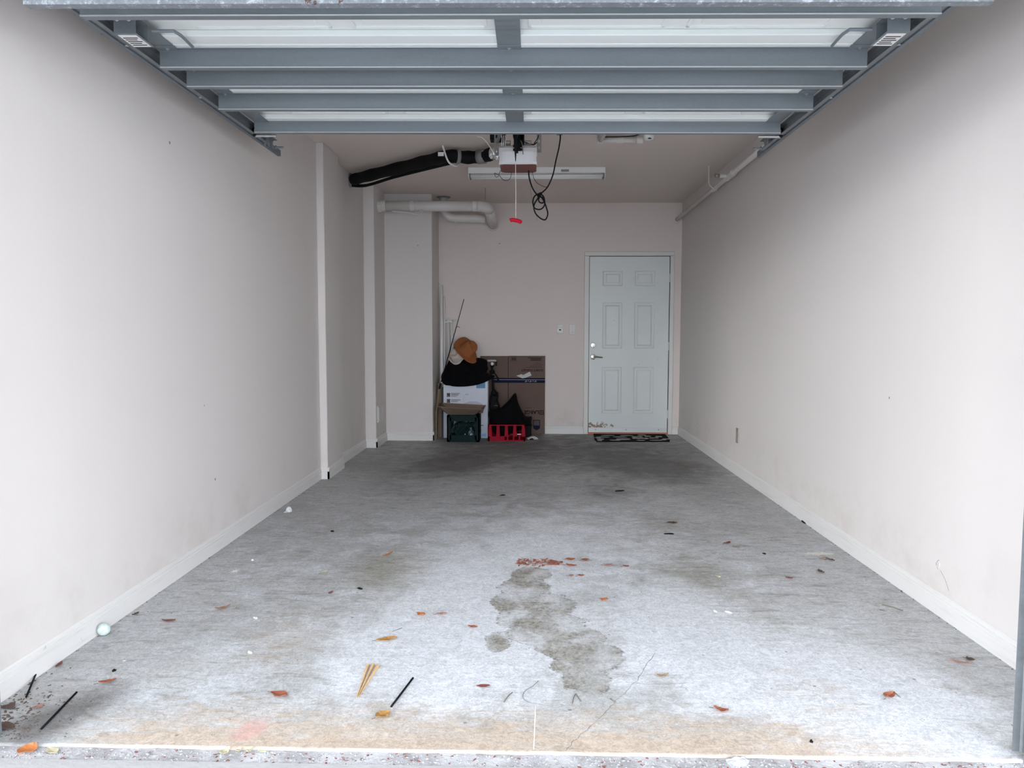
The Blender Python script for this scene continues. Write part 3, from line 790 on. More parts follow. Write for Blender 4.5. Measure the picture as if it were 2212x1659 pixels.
def cable(name, pts, r, m, label, cat, k=5, seg=7, group=None):
    bm = tube(B(), smooth_path(pts, k), r, seg); o = obj(name, bm, m, smooth=True, origin=pts[0]); tag(o, label, cat, group); return o
PW = [(.192, 5.23, 2.620), (.192, 5.2, 2.52), (.192, 5.2, 2.49), (.183, 5.2, 2.428), (.161, 5.2, 2.334), (.143, 5.19, 2.246), (.108, 5.19, 2.165), (.06, 5.18, 2.114), (.035, 5.18, 2.077), (.013, 5.19, 2.036),
 (.023, 5.2, 1.988), (.061, 5.2, 1.95), (.093, 5.21, 1.944), (.109, 5.21, 1.982), (.099, 5.22, 2.029), (.08, 5.22, 2.076), (.048, 5.2, 2.111), (.019, 5.19, 2.102), (.006, 5.18, 2.064), (.016, 5.18, 2.02),
 (.055, 5.19, 2.01), (.083, 5.2, 2.035), (.086, 5.2, 2.073), (.061, 5.21, 2.102), (.045, 5.21, 2.083), (.054, 5.21, 2.061), (.077, 5.22, 2.061), (.086, 5.22, 2.083), (.073, 5.22, 2.111), (.048, 5.2, 2.116), (.028, 5.2, 2.120), (0, 5.19, 2.162), (-.020, 5.18, 2.225), (-.024, 5.18, 2.274)]
cable('power_cord', PW, .0048, M_rubber, 'thick black power cord coiled and hanging from the ceiling beside the opener', 'cord')
pc = bpy.data.objects['power_cord']
obj('plug', box(B(), .165, .212, 5.19, 5.235, 2.522, 2.622, .006, 2), M_black, pc)
obj('cord_tie', tube(B(), [(.034, 5.2, 2.106), (.066, 5.2, 2.122)], .011, 8), M_rubber, pc)
cable('bell_wire', [(-.22, 5.25, 2.29), (-.236, 5.25, 2.261), (-.262, 5.25, 2.271), (-.253, 5.25, 2.245), (-.236, 5.25, 2.248), (-.23, 5.25, 2.258), (-.204, 5.25, 2.226), (-.175, 5.25, 2.22), (-.152, 5.23, 2.232), (-.143, 5.22, 2.272)], .0018, M_rubber, 'thin dark wire looping below the left side of the opener', 'wire')
cable('bell_wire', [(.002, 5.20, 2.272), (.009, 5.22, 2.235), (.035, 5.22, 2.196), (.073, 5.22, 2.175), (.102, 5.20, 2.162)], .0018, M_rubber, 'thin dark wire from the opener to the power cord', 'wire')
cable('bell_wire', [(-.004, 5.21, 2.272), (-.010, 5.22, 2.181), (.003, 5.22, 2.055), (.029, 5.22, 1.975), (.039, 5.22, 1.941)], .0011, M_tape, 'very thin grey wire dangling straight down behind the coiled cord', 'wire')
cable('wall_wire', [(-.363, 4.95, 2.62), (-.363, 4.95, 2.458), (-.332, 4.95, 2.44), (-.296, 4.95, 2.404), (-.266, 4.95, 2.357), (-.245, 4.97, 2.33)], .0022, M_white, 'thin white wire running down to the left side of the opener', 'wire')

# ------------------------------------------------------------------ insulated duct on the ceiling
dk = thing('insulated_duct', 'long black insulated duct slung under the ceiling into the left wall', 'duct', (-1.0, 6.3, 2.5))
DP = [(-1.630, 6.835, 2.553), (-1.433, 6.646, 2.553), (-1.091, 6.338, 2.553), (-.822, 6.09, 2.553), (-.66, 5.96, 2.553), (-.514, 5.985, 2.550), (-.40, 5.96, 2.550), (-.31, 5.88, 2.553)]
sp_ = smooth_path(DP, 6)
bm = tube(B(), sp_, [.050 + .003 * math.sin(i * 1.3) for i in range(len(sp_))], 14)
obj('duct_sleeve', bm, M_rubber, dk, smooth=True)
bm = tube(B(), smooth_path([(-1.66, 6.87, 2.508), (-1.50, 6.79, 2.492), (-1.203, 6.49, 2.500), (-.883, 6.20, 2.505), (-.66, 6.03, 2.515)], 5), [.014] * 21, 8)
obj('thin_hose', bm, M_rubber, dk, smooth=True)
bm = B(); lathe(bm, [(.066, -.004), (.066, .010), (.058, .018), (.055, .020)], (-1.672, 6.868, 2.553), (1, -.0, 0), 20); obj('wall_collar', bm, M_tape, dk)
for p, q in (((-.60, 5.955, 2.551), (-.575, 5.965, 2.551)), ((-.43, 5.973, 2.550), (-.37, 5.95, 2.551))):
    obj('grey_tape_band', tube(B(), [p, q], .056, 14), M_tape, dk, smooth=True)
bm = B(); random.seed(3)
pts = smooth_path([(-.40, 5.965, 2.550), (-.33, 5.90, 2.556), (-.27, 5.84, 2.550), (-.23, 5.80, 2.550)], 5)
tube(bm, pts, [.040 + random.uniform(-.010, .014) for _ in pts], 12)
for v in bm.verts: v.co += V((random.uniform(-.006, .006), random.uniform(-.006, .006), random.uniform(-.006, .006)))
obj('foil_wrap', bm, M_foil, dk, label='crumpled silver foil end')
bm = tube(B(), smooth_path([(-.70, 5.90, 2.622), (-.690, 5.90, 2.585), (-.668, 5.90, 2.52), (-.645, 5.935, 2.490), (-.600, 6.02, 2.492), (-.59, 6.05, 2.56), (-.60, 6.05, 2.622)], 4), .0075, 6)
obj('white_strap', bm, M_white, dk)
bm = B(); box(bm, -.735, -.690, 5.87, 5.875, 2.535, 2.565); obj('strap_tag', bm, M_white, dk)

# ------------------------------------------------------------------ strip light
fx = thing('strip_light', 'white two tube fluorescent strip light on the ceiling, switched off', 'ceiling light', (.04, 6.74, 2.6))
bm = B(); box(bm, -.568, .648, 6.665, 6.815, 2.572, ZC, .003)
obj('light_body', bm, M_white, fx)
for y in (6.700, 6.778):
    obj('tube_lamp', tube(B(), [(-.548, y, 2.552), (.628, y, 2.552)], .0125, 12), M_tube, fx, smooth=True)
    for x in (-.558, .630): obj('lamp_socket', box(B(), x, x + .010, y - .013, y + .013, 2.535, 2.575, .002), M_tape, fx)
for x in (-.568, .640): obj('end_cap', box(B(), x, x + .008, 6.67, 6.81, 2.532, 2.575, .002), M_white, fx)
obj('rating_label', box(B(), .255, .325, 6.6635, 6.665, 2.580, 2.600), M_tape, fx)

# ------------------------------------------------------------------ large vent pipes at the back
vp = thing('vent_pipe', 'thick white painted vent pipe across the back with an elbow', 'pipe', (-1.0, 7.6, 2.44))
obj('pipe', tube(B(), [(-1.50, 7.6, 2.442), (-.53, 7.6, 2.440)], .0515, 20), M_pvc, vp, smooth=True)
for xa, xb, rr in ((-1.562, -1.525, .065), (-1.525, -1.485, .057), (-1.235, -1.195, .0565), (-.60, -.56, .0565)):
    obj('coupling', tube(B(), [(xa, 7.6, 2.442), (xb, 7.6, 2.442)], rr, 20), M_pvc, vp, smooth=False)
el = [(-.56, 7.6, 2.440)]
for k in range(1, 9):
    a = PI / 2 * k / 8; el.append((-.56 + .115 * math.sin(a), 7.6 + .115 * (1 - math.cos(a)), 2.440 - .012 * k / 8))
obj('elbow', tube(B(), el, .055, 20), M_pvc, vp, smooth=True)
obj('branch_pipe', tube(B(), [(-.445, 7.70, 2.428), (-.440, 8.489, 2.372)], .0515, 20), M_pvc, vp, smooth=True)
obj('wall_flange', tube(B(), [(-.440, 8.462, 2.374), (-.440, 8.489, 2.372)], .063, 18), M_pvc, vp)
bm = B(); tube(bm, [(-.474, 7.60, 2.622), (-.474, 7.60, 2.50)], .0035, 6); obj('hanger_wire', bm, M_galv, vp)
bm = B(); tube(bm, smooth_path([(-1.42, 7.585, 2.388), (-1.28, 7.56, 2.375), (-1.16, 7.55, 2.345), (-1.12, 7.55, 2.355), (-1.105, 7.55, 2.40)], 5), .007, 6); tube(bm, smooth_path([(-1.22, 7.55, 2.375), (-1.15, 7.55, 2.370), (-1.125, 7.55, 2.40)], 4), .004, 6); obj('pipe_strap', bm, M_pvc, vp)
v2 = thing('vent_pipe', 'shorter white vent pipe dropping from a ceiling flange behind the long one', 'pipe', (-.9, 8.15, 2.4))
obj('ceiling_flange', lathe(B(), [(.075, 0), (.075, -.006), (.052, -.012)], (-.955, 8.1, 2.622), (0, 0, 1), 20), M_galv, v2)
q = [(-.955, 8.1, 2.62), (-.955, 8.1, 2.50)]
for k in range(1, 7):
    a = PI / 2 * k / 6; q.append((-.955 + .10 * (1 - math.cos(a)), 8.1, 2.50 - .10 * math.sin(a)))
q += [(-.60, 8.1, 2.392), (-.505, 8.1, 2.388)]
obj('pipe', tube(B(), q, .044, 16), M_pvc, v2, smooth=True)
for xa, xb in ((-.84, -.80), (-.66, -.63)): obj('coupling', tube(B(), [(xa, 8.1, 2.396), (xb, 8.1, 2.395)], .049, 16), M_pvc, v2)

# ------------------------------------------------------------------ sprinkler pipes
sp1 = thing('sprinkler_pipe', 'white sprinkler pipe running high along the right wall to the back', 'pipe', (1.62, 6.8, 2.44))
obj('pipe', tube(B(), [(1.628, 8.489, 2.432), (1.625, 6.3, 2.452), (1.622, 4.95, 2.462)], .0205, 12), M_pvc, sp1, smooth=True)
obj('tee_fitting', tube(B(), [(1.625, 6.12, 2.454), (1.625, 6.34, 2.452)], .029, 12), M_pvc, sp1)
obj('coupling', tube(B(), [(1.626, 6.72, 2.448), (1.626, 6.80, 2.447)], .026, 12), M_pvc, sp1)
obj('wall_escutcheon', lathe(B(), [(.04, 0), (.036, .008), (.02, .010)], (1.628, 8.49, 2.432), (0, -1, 0), 16), M_pvc, sp1)
obj('branch', tube(B(), [(1.61, 6.25, 2.453), (1.545, 6.25, 2.453)], .015, 10), M_pvc, sp1)
bm = B(); lathe(bm, [(.010, 0), (.017, .006), (.017, .012)], (1.545, 6.25, 2.453), (-1, 0, 0), 12)
for s in (-1, 1): tube(bm, [(1.540, 6.25, 2.453 + s * .013), (1.520, 6.25, 2.453 + s * .014), (1.502, 6.25, 2.453 + s * .003)], .003, 6)
lathe(bm, [(.016, 0), (.018, .003), (.004, .004)], (1.508, 6.25, 2.453), (-1, 0, 0), 10)
obj('sprinkler_head', bm, M_tape, sp1)
bm = B(); tube(bm, [(1.548, 6.65, 2.622), (1.548, 6.65, 2.500), (1.56, 6.66, 2.455), (1.61, 6.68, 2.425)], .006, 6); obj('hanger_rod', bm, M_pvc, sp1)
sp2 = thing('ceiling_pipe_loop', 'small square loop of white pipe under the ceiling behind the raised door', 'pipe', (.65, 5.6, 2.58))
obj('pipe', tube(B(), [(.502, 5.615, 2.585), (.80, 5.615, 2.585)], .021, 12), M_pvc, sp2, smooth=True)
obj('pipe', tube(B(), [(.502, 5.615, 2.585), (.535, 5.0, 2.587)], .021, 12), M_pvc, sp2, smooth=True)
for x in (.505, .652, .793): obj('fitting', tube(B(), [(x - .022, 5.615, 2.585), (x + .022, 5.615, 2.585)], .027, 12), M_pvc, sp2)
bm = tube(B(), smooth_path([(.53, 5.57, 2.597), (.65, 5.57, 2.597), (.74, 5.56, 2.60), (.79, 5.54, 2.609)], 4), .004, 6); obj('black_wire', bm, M_rubber, sp2)
sh = thing('sprinkler_cup', 'round white sprinkler head cup on the ceiling beside the pipe loop', 'sprinkler', (.845, 5.55, 2.6))
obj('cup', lathe(B(), [(.040, 0), (.038, -.05), (.030, -.066), (0, -.070)], (.845, 5.50, 2.622), (0, 0, 1), 18), M_white, sh, smooth=True)
obj('deflector', lathe(B(), [(.004, 0), (.014, -.004), (.014, -.008), (0, -.009)], (.845, 5.47, 2.565), (0, -.4, 1), 10), M_dark, sh)

# ------------------------------------------------------------------ wall plates
def plate(name, label, cat, x0, x1, z0, z1):
    return thing(name, label, cat, ((x0 + x1) / 2, YB, z0)), box(B(), x0, x1, YB - .007, YB, z0, z1, .003, 2)
t, bm = plate('wall_console', 'white wall console for the opener, left of the light switch', 'wall control', .284, .364, 1.145, 1.262)
bm2 = box(B(), .288, .360, YB - .024, YB - .006, 1.150, 1.258, .006, 2); bm.free(); obj('console_body', bm2, M_white, t)
obj('push_bar', box(B(), .296, .352, YB - .028, YB - .024, 1.205, 1.248, .003), M_pvc, t)
obj('display', box(B(), .310, .338, YB - .026, YB - .0235, 1.187, 1.200), M_ink, t)
obj('button', box(B(), .292, .323, YB - .026, YB - .024, 1.153, 1.178, .002), M_pvc, t); obj('button', box(B(), .326, .357, YB - .026, YB - .024, 1.153, 1.178, .002), M_pvc, t)
t, bm = plate('light_switch', 'cream light switch plate beside the door casing', 'light switch', .430, .500, 1.142, 1.256); obj('cover_plate', bm, M_pvc, t)
obj('toggle', box(B(), .460, .470, YB - .018, YB - .006, 1.192, 1.210, .002), M_white, t)
for z in (1.168, 1.230): obj('screw', lathe(B(), [(.003, 0), (.003, .001), (0, .0012)], (.465, YB - .007, z), (0, -1, 0), 8), M_ink, t)
M_shadep = mat('shadow_dark_plate', (.30, .27, .23), .5)  # plate darkened in its colour to stand in for the shadow it casts
t = thing('wall_outlet', 'power outlet with shadow-dark plate low on the right wall near the back', 'outlet', (XR, 6.07, .27))
obj('cover_plate', box(B(), XR - .007, XR, 6.03, 6.10, .262, .385, .003, 2), M_shadep, t)
for z in (.295, .345): obj('receptacle', box(B(), XR - .009, XR - .006, 6.05, 6.08, z - .014, z + .014, .003), M_shadep, t)
t = thing('access_panel', 'small white access panel on the pier side at the left rear', 'access panel', (-1.562, 7.55, .3))
obj('panel_frame', box(B(), -1.562, -1.552, 7.43, 7.70, .245, .415, .003), M_trim, t)
obj('panel_cover', box(B(), -1.553, -1.547, 7.45, 7.68, .26, .40, .002), M_pvc, t)

# ------------------------------------------------------------------ doormat
dm = thing('doormat', 'black doormat with white lettering shapes before the white door', 'doormat', (1.09, 8.15, 0))
ctrl = [(.705, 8.44), (.69, 7.87), (1.475, 7.93), (1.535, 8.455)]
bm = prism(B(), [(.712, 8.445), (.690, 8.0), (.700, 7.86), (1.20, 7.875), (1.478, 7.885), (1.500, 8.0), (1.530, 8.450)], 'z', .001, .009)
obj('mat_pile', bm, M_matb, dm)
random.seed(12)
marks = [(.735, 7.915, .035, .045), (.755, 8.02, .055, .05), (.735, 8.12, .045, .03), (.79, 8.17, .09, .035), (.90, 7.94, .075, .035), (1.0, 8.02, .10, .07), (.98, 8.19, .10, .03), (1.18, 7.94, .06, .03), (1.13, 8.10, .03, .05), (1.17, 8.09, .03, .05), (1.215, 8.10, .03, .05), (1.26, 8.08, .03, .05), (1.15, 8.2, .04, .04), (1.21, 8.22, .04, .04), (1.33, 8.12, .04, .04), (1.38, 8.13, .03, .04), (1.34, 7.95, .08, .03), (1.47, 8.05, .05, .035), (1.42, 8.24, .05, .05), (1.43, 7.98, .04, .03), (1.30, 8.26, .05, .04), (.86, 8.30, .09, .03), (1.07, 8.31, .10, .03), (1.25, 8.35, .06, .03)]
for i, (x, y, a, b_) in enumerate(marks):
    bm = B(); ring = []
    for k in range(12):
        an = 2 * PI * k / 12; rr = random.uniform(.8, 1.15) * (1.0 / max(abs(math.cos(an)), abs(math.sin(an)))) ** .5
        ring.append((x + a * rr * math.cos(an) * .8, y + b_ * rr * math.sin(an) * .9))
    prism(bm, ring, 'z', .009, .0102)
    o = obj('white_mark', bm, M_matw, dm)

# ------------------------------------------------------------------ flattened moving box on the back wall
cb = thing('cardboard_box', 'flattened brown moving box with a navy stripe, standing against the back wall', 'cardboard box', (-.2, 8.46, 0))
YC = 8.445
bm = B(); box(bm, -.262, .155, YC, YC + .018, .003, .897, .002); obj('front_panel', bm, M_card, cb)
bm = B(); box(bm, -.585, -.266, YC + .002, YC + .018, .003, .895, .002); obj('side_panel', bm, M_card, cb)
obj('fold_crease', box(B(), -.266, -.262, YC + .003, YC + .016, .003, .893), M_ink, cb)
obj('stripe', box(B(), -.44, .1555, YC - .0006, YC + .0, .627, .645), M_inkb, cb)
obj('stripe', box(B(), -.43, .1555, YC - .0006, YC + .0, .590, .622), M_inkb, cb)
obj('stripe_line', box(B(), -.43, .1555, YC - .0004, YC, .623, .6262), M_inkw, cb)
obj('lettering', text_bm("DON'T FORGET", .0345, (.131, YC - .001, .747), True, bold=.0006), M_ink, cb)
obj('lettering', text_bm("LARGE", .057, (.088, YC - .001, .272), True, bold=.0012), M_ink, cb)
obj('lettering', text_bm('24" x 18" x 18"', .022, (.060, YC - .0018, .615), True), M_inkw, cb)
bm = B()
for a, b_, c_, d_ in ((.094, .141, .268, .275), (.094, .141, .226, .233), (.094, .101, .226, .275), (.134, .141, .226, .275), (.108, .127, .245, .250), (.108, .127, .253, .258)): box(bm, a, b_, YC - .0008, YC, c_, d_)
obj('box_icon', bm, M_ink, cb)
bm = B(); box(bm, -.04, .118, YC - .0008, YC, .872, .878)
for k in range(4): box(bm, -.015 + .008 * (k % 2), .110, YC - .0008, YC, .842 + k * .007, .8455 + k * .007)
obj('fine_print', bm, M_ink, cb)
bm = B()
for k, (a, b_) in enumerate(((.03, .10), (.005, .12), (-.02, .12), (-.07, .12))): box(bm, a, b_, YC - .0008, YC, .815 - k * .0165, .8175 - k * .0165)
obj('fine_print', bm, M_ink, cb)
bm = B()
for a, b_, c_, d_ in ((-.232, -.172, .885, .887), (-.232, -.172, .838, .840), (-.232, -.230, .838, .887), (-.174, -.172, .838, .887)): box(bm, a, b_, YC - .0008, YC, c_, d_)
for k in range(6): box(bm, -.223 + k * .008, -.223 + k * .008 + .0045, YC - .0008, YC, .846, .879)
obj('print_block', bm, M_ink, cb)
bm = B(); box(bm, -.07, 0, YC - .0008, YC, .302, .305); obj('fine_print', bm, M_ink, cb)
bm = B(); prism(bm, [(.022, .165), (.100, .165), (.100, .070), (.080, .055), (.061, .045), (.042, .055), (.022, .070)], 'y', YC - .0008, YC); sh_ = obj('shield_print', bm, M_inkb, cb)
obj('shield_window', box(B(), .029, .093, YC - .0014, YC - .0008, .100, .158), mat('dull_print', (.10, .075, .07), .8), cb)
nt_ = tag(obj('paper_note', (lambda bm: (prism(bm, [(-.172, .671), (-.112, .690), (-.094, .680), (-.019, .719), (.002, .676), (-.065, .648), (-.104, .642)], 'y', 8.434, 8.436), bm)[1])(B()), M_paper, origin=(-.085, 8.435, .64)),
    'torn white paper strip stuck across the navy stripe of the moving box', 'paper')
for v in nt_.data.vertices: v.co.y += .006 * math.sin(v.co.x * 60)
bm = B()
for k in range(4):
    x = -.115 + .028 * k; prism(bm, [(x, .668 + .006 * k), (x + .020, .674 + .006 * k), (x + .019, .678 + .006 * k), (x - .001, .672 + .006 * k)], 'y', 8.425, 8.4255)
obj('faint_print', bm, M_wbox2, nt_)

# ------------------------------------------------------------------ white carton
wc = thing('white_carton', 'tall white product carton under a black cloth, behind the green crate', 'carton', (-.72, 8.2, 0))
obj('carton_body', box(B(), -.968, -.478, 8.10, 8.34, 0, .640, .003), M_wbox, wc)
obj('grey_panel', box(B(), -.965, -.481, 8.0993, 8.10, .02, .560), M_wbox, wc)
obj('panel_edge', box(B(), -.965, -.481, 8.0990, 8.10, .5595, .562), M_wbox2, wc)
obj('blue_square', box(B(), -.605, -.507, 8.0988, 8.10, .552, .638), M_blue, wc)
for z in (.457, .391):
    o = obj('print_icon', box(B(), -.929, -.893, 8.0985, 8.10, z, z + .040, .0), M_ink, wc)
    bm = B()
    for a, b_, c_, d_ in ((-.922, -.900, .030, .033), (-.922, -.900, .008, .011), (-.922, -.919, .008, .033), (-.903, -.900, .008, .033)): box(bm, a, b_, 8.0980, 8.0985, z + c_, z + d_)
    obj('icon_outline', bm, M_wbox2, wc)
bm = B()
for z, wd_ in ((.491, .10), (.477, .085), (.466, .075), (.459, .06), (.419, .105), (.407, .08), (.400, .075)):
    h = .0055 if z in (.491, .477, .419) else .0028; box(bm, -.884, -.884 + wd_, 8.0986, 8.10, z, z + h)
obj('fine_print', bm, M_ink, wc)
obj('vertical_rule', box(B(), -.747, -.744, 8.0986, 8.10, .330, .480), M_wbox2, wc)
bm = B(); prism(bm, [(-.742, .33), (-.52, .33), (-.54, .385), (-.60, .405), (-.68, .405), (-.742, .385)], 'y', 8.0988, 8.10); obj('grey_swoosh', bm, M_wbox2, wc)
obj('fine_print', box(B(), -.727, -.693, 8.0986, 8.10, .481, .485), M_ink, wc); obj('fine_print', box(B(), -.572, -.526, 8.0986, 8.10, .138, .145), M_ink, wc)
obj('blue_label', box(B(), -.545, -.497, 8.0986, 8.10, .016, .052), M_lblue, wc)

# ------------------------------------------------------------------ black bag / coat over the carton
bag_o = [(-.880, .915), (-.925, .84), (-.955, .770), (-.992, .69), (-.980, .63), (-.945, .590), (-.895, .583), (-.86, .575), (-.80, .572), (-.70, .575), (-.60, .590), (-.52, .615), (-.447, .650), (-.415, .672), (-.400, .688), (-.448, .705), (-.495, .725), (-.480, .76), (-.487, .80), (-.492, .845), (-.525, .872), (-.60, .885), (-.70, .880), (-.78, .888), (-.83, .905)]
def by(x, z): return 8.060 + max(0, min(1, (z - .62) / .14)) * .13
def bd(x, z): return .022 + max(0, min(1, (z - .62) / .14)) * .075
bg_ = obj('black_coat', puff(bag_o, by, bd, 12, .018, 9, 4, 3, (-.71, .74)), M_cloth, smooth=True, origin=(-.71, 8.1, .575))
tag(bg_, 'black cloth coat heaped over the top of the white carton', 'coat')

# ------------------------------------------------------------------ hats
def hat(name, label, c, axis, rb, rc, hc, m, long_=1.25, pinch=.3, seed=1, roll=0.0, wave=.022):
    axis = V(axis).normalized(); u = V((0, 0, 1)).cross(axis).normalized() if abs(axis.z) < .98 else V((1, 0, 0)); v = axis.cross(u)
    u, v = u * math.cos(roll) + v * math.sin(roll), v * math.cos(roll) - u * math.sin(roll)
    bm = B(); seg = 40; prof_ = [(rb, 0.0, 1), (rb * .93, .004, 1), (rb * .78, -.002, .7), (rc * 1.12, 0.0, .2), (rc * 1.0, .012, 0), (rc * .97, hc * .5, 0), (rc * .90, hc * .86, 0), (rc * .74, hc * 1.0, 0), (rc * .45, hc * .93, 0), (rc * .18, hc * .82, 0), (0, hc * .80, 0)]
    rings = []
    for rr, h, wv in prof_:
        rg = []
        for k in range(seg if rr > 0 else 1):
            a = 2 * PI * k / seg; ca, sa = math.cos(a), math.sin(a)
            hh = h + wave * wv * math.cos(2 * a + .4) + wave * .3 * wv * math.sin(3 * a + seed)
            rl = rr * (1 + (long_ - 1) * abs(ca)); rs = rr
            if h > hc * .7: rs = rr * (1 - pinch * max(0, ca) ** 2); hh += -.22 * hc * math.exp(-(sa * rr / (rc * .35)) ** 2) * (h / hc)
            rg.append(bm.verts.new(V(c) + u * rl * ca + v * rs * sa + axis * hh))
        rings.append(rg)
    for a, b_ in zip(rings, rings[1:]):
        for k in range(seg):
            k2 = (k + 1) % seg
            if len(b_) == 1: bm.faces.new((a[k], a[k2], b_[0]))
            else: bm.faces.new((a[k], a[k2], b_[k2], b_[k]))
    r = obj(name, bm, m, smooth=True, origin=c)
    sf = r.modifiers.new('thickness', 'SOLIDIFY'); sf.thickness = .004; sf.offset = 0
    tag(r, label, 'hat'); return r
hat('felt_hat', 'tan felt hat with a wide brim, tilted on top of the black coat', (-.712, 8.11, .960), (.60, -.50, .62), .150, .078, .125, M_hat, 1.22, .45, 2, roll=1.2, wave=.020)
hat('cloth_hat', 'crumpled cream cloth hat beneath the tan felt hat', (-.806, 8.115, .905), (-.40, -.66, .50), .098, .074, .07, M_cream, 1.15, .2, 5, roll=.4, wave=.02)
cm = bpy.data.objects['cloth_hat'].data
for v in cm.vertices:
    n_ = noise.noise_vector(v.co * 22) * .010; v.co += n_

# ------------------------------------------------------------------ green milk crate
def rails(bm, x0, x1, y0, y1, z0, z1, t): box(bm, x0, x1, y0, y1, z0, z1, .002)
gc = thing('milk_crate', 'dark green plastic milk crate with open lattice sides, under a cardboard tray', 'crate', (-.724, 7.95, 0))
x0, x1, y0, y1, zt = -.896, -.552, 7.80, 8.085, .284
def wallpiece(P):
    """P maps (s across 0..1, z, depth) to world; builds a crate side with frame and diamond lattice"""
    bm = B()
    def bar(s0, s1, z0, z1, d0=0.0, d1=.012):
        vs = [bm.verts.new(P(s, z, d)) for s in (s0, s1) for d in (d0, d1) for z in (z0, z1)]
        for f in [(0, 1, 3, 2), (4, 6, 7, 5), (0, 4, 5, 1), (2, 3, 7, 6), (0, 2, 6, 4), (1, 5, 7, 3)]: bm.faces.new([vs[i] for i in f])
    bar(0, 1, 0, .020); bar(0, 1, .020, .072, .003, .009); bar(0, 1, zt - .022, zt); bar(0, 1, zt - .062, zt - .022, .003, .009)
    bar(0, .085, 0, zt); bar(.915, 1, 0, zt); bar(.085, .13, .02, zt - .02, .003, .009); bar(.87, .915, .02, zt - .02, .003, .009)
    def diag(s0, z0, s1, z1):
        n = V((s1 - s0, z1 - z0)); ds = .006; 
        vs = []
        for (s, z) in ((s0, z0), (s1, z1)):
            for d in (.004, .008):
                for off in (-.0035, .0035): vs.append(bm.verts.new(P(s, z + off, d)))
        for f in [(0, 1, 3, 2), (4, 6, 7, 5), (0, 4, 5, 1), (2, 3, 7, 6), (0, 2, 6, 4), (1, 5, 7, 3)]: bm.faces.new([vs[i] for i in f])
    for k in range(5):
        s = .13 + .185 * k
        if k < 4: diag(s, .072, min(.87, s + .37), min(.222, .072 + .150 * (min(.87, s + .37) - s) / .37)); diag(s + .185, .072, max(.13, s - .185), .072 + .150 * (s + .185 - max(.13, s - .185)) / .37)
    diag(.13, .147, .315, .222); diag(.87, .147, .685, .222)
    return bm
W_ = x1 - x0; D_ = y1 - y0
obj('crate_side', wallpiece(lambda s, z, d: (x0 + W_ * s, y0 + d, z)), M_green, gc, label='open lattice front')
obj('crate_side', wallpiece(lambda s, z, d: (x0 + W_ * s, y1 - d, z)), M_green, gc)
obj('crate_side', wallpiece(lambda s, z, d: (x0 + d, y0 + D_ * s, z)), M_green, gc)
obj('crate_side', wallpiece(lambda s, z, d: (x1 - d, y0 + D_ * s, z)), M_green, gc)
obj('crate_floor', box(B(), x0 + .01, x1 - .01, y0 + .01, y1 - .01, .004, .012), M_green, gc)
tag(obj('crumpled_bag', puff([(-.86, .03), (-.72, .02), (-.60, .03), (-.585, .12), (-.63, .20), (-.70, .19), (-.76, .215), (-.83, .17), (-.865, .10)], lambda x, z: 7.95, lambda x, z: .105, 8, .05, 12, 3, 7), mat('dark_teal_plastic', (.010, .030, .030), .25, var=.4, scale=25, bump=1, bscale=30), origin=(-.72, 7.95, .012)),
    'crumpled dark teal plastic bag inside the green crate', 'bag')
tag(obj('clear_bottle', lathe(B(), [(.026, 0), (.030, .01), (.030, .09), (.012, .115), (.012, .135), (0, .136)], (-.645, 7.838, .016), (0, 0, 1), 14), mat('pale_blue_plastic', (.10, .16, .19), .15, var=.5, scale=40), smooth=True, origin=(-.645, 7.838, .016)),
    'small pale bottle at the right front inside the green crate', 'bottle')

# tray on the crate
ty = thing('cardboard_tray', 'shallow brown cardboard tray with flared sides on top of the green crate', 'cardboard tray', (-.74, 7.95, .285))
def quad(pts, th, m, name, parent, label=None):
    bm = B(); P = [V(p) for p in pts]; n = (P[1] - P[0]).cross(P[2] - P[0]).normalized() * th
    a = [bm.verts.new(p) for p in P]; b_ = [bm.verts.new(p + n) for p in P]; k = len(P)
    bm.faces.new(a); bm.faces.new(b_[::-1])
    for i in range(k): bm.faces.new((a[i], b_[i], b_[(i + 1) % k], a[(i + 1) % k]))
    return obj(name, bm, m, parent, label=label)
zb_ = .287
A0, A1, A2, A3 = (-.875, 7.83, zb_), (-.608, 7.83, zb_), (-.608, 8.04, zb_), (-.875, 8.04, zb_)
T0, T1, T2, T3 = (-.985, 7.715, .386), (-.500, 7.715, .360), (-.500, 8.09, .368), (-.985, 8.09, .392)
quad([A0, A1, A2, A3], .003, M_cardl, 'tray_floor', ty)
quad([(-.955, 7.715, .378), (-.53, 7.715, .352), A1, A0], .003, mat('light_card', (.20, .145, .105), .85), 'tray_side', ty)
quad([A0, T0, T3, A3], .003, M_card, 'tray_side', ty)
quad([A1, A2, T2, T1], .003, M_card, 'tray_side', ty)
quad([A3, T3, T2, A2], .003, M_cardl, 'tray_side', ty)
bm = B(); tube(bm, [T0, T1], .0035, 6); obj('tray_rim', bm, M_cardl, ty)
quad([T1, (-.53, 7.70, .352), (-.55, 7.72, .315), (-.512, 7.76, .318)], .003, M_card, 'torn_corner', ty)

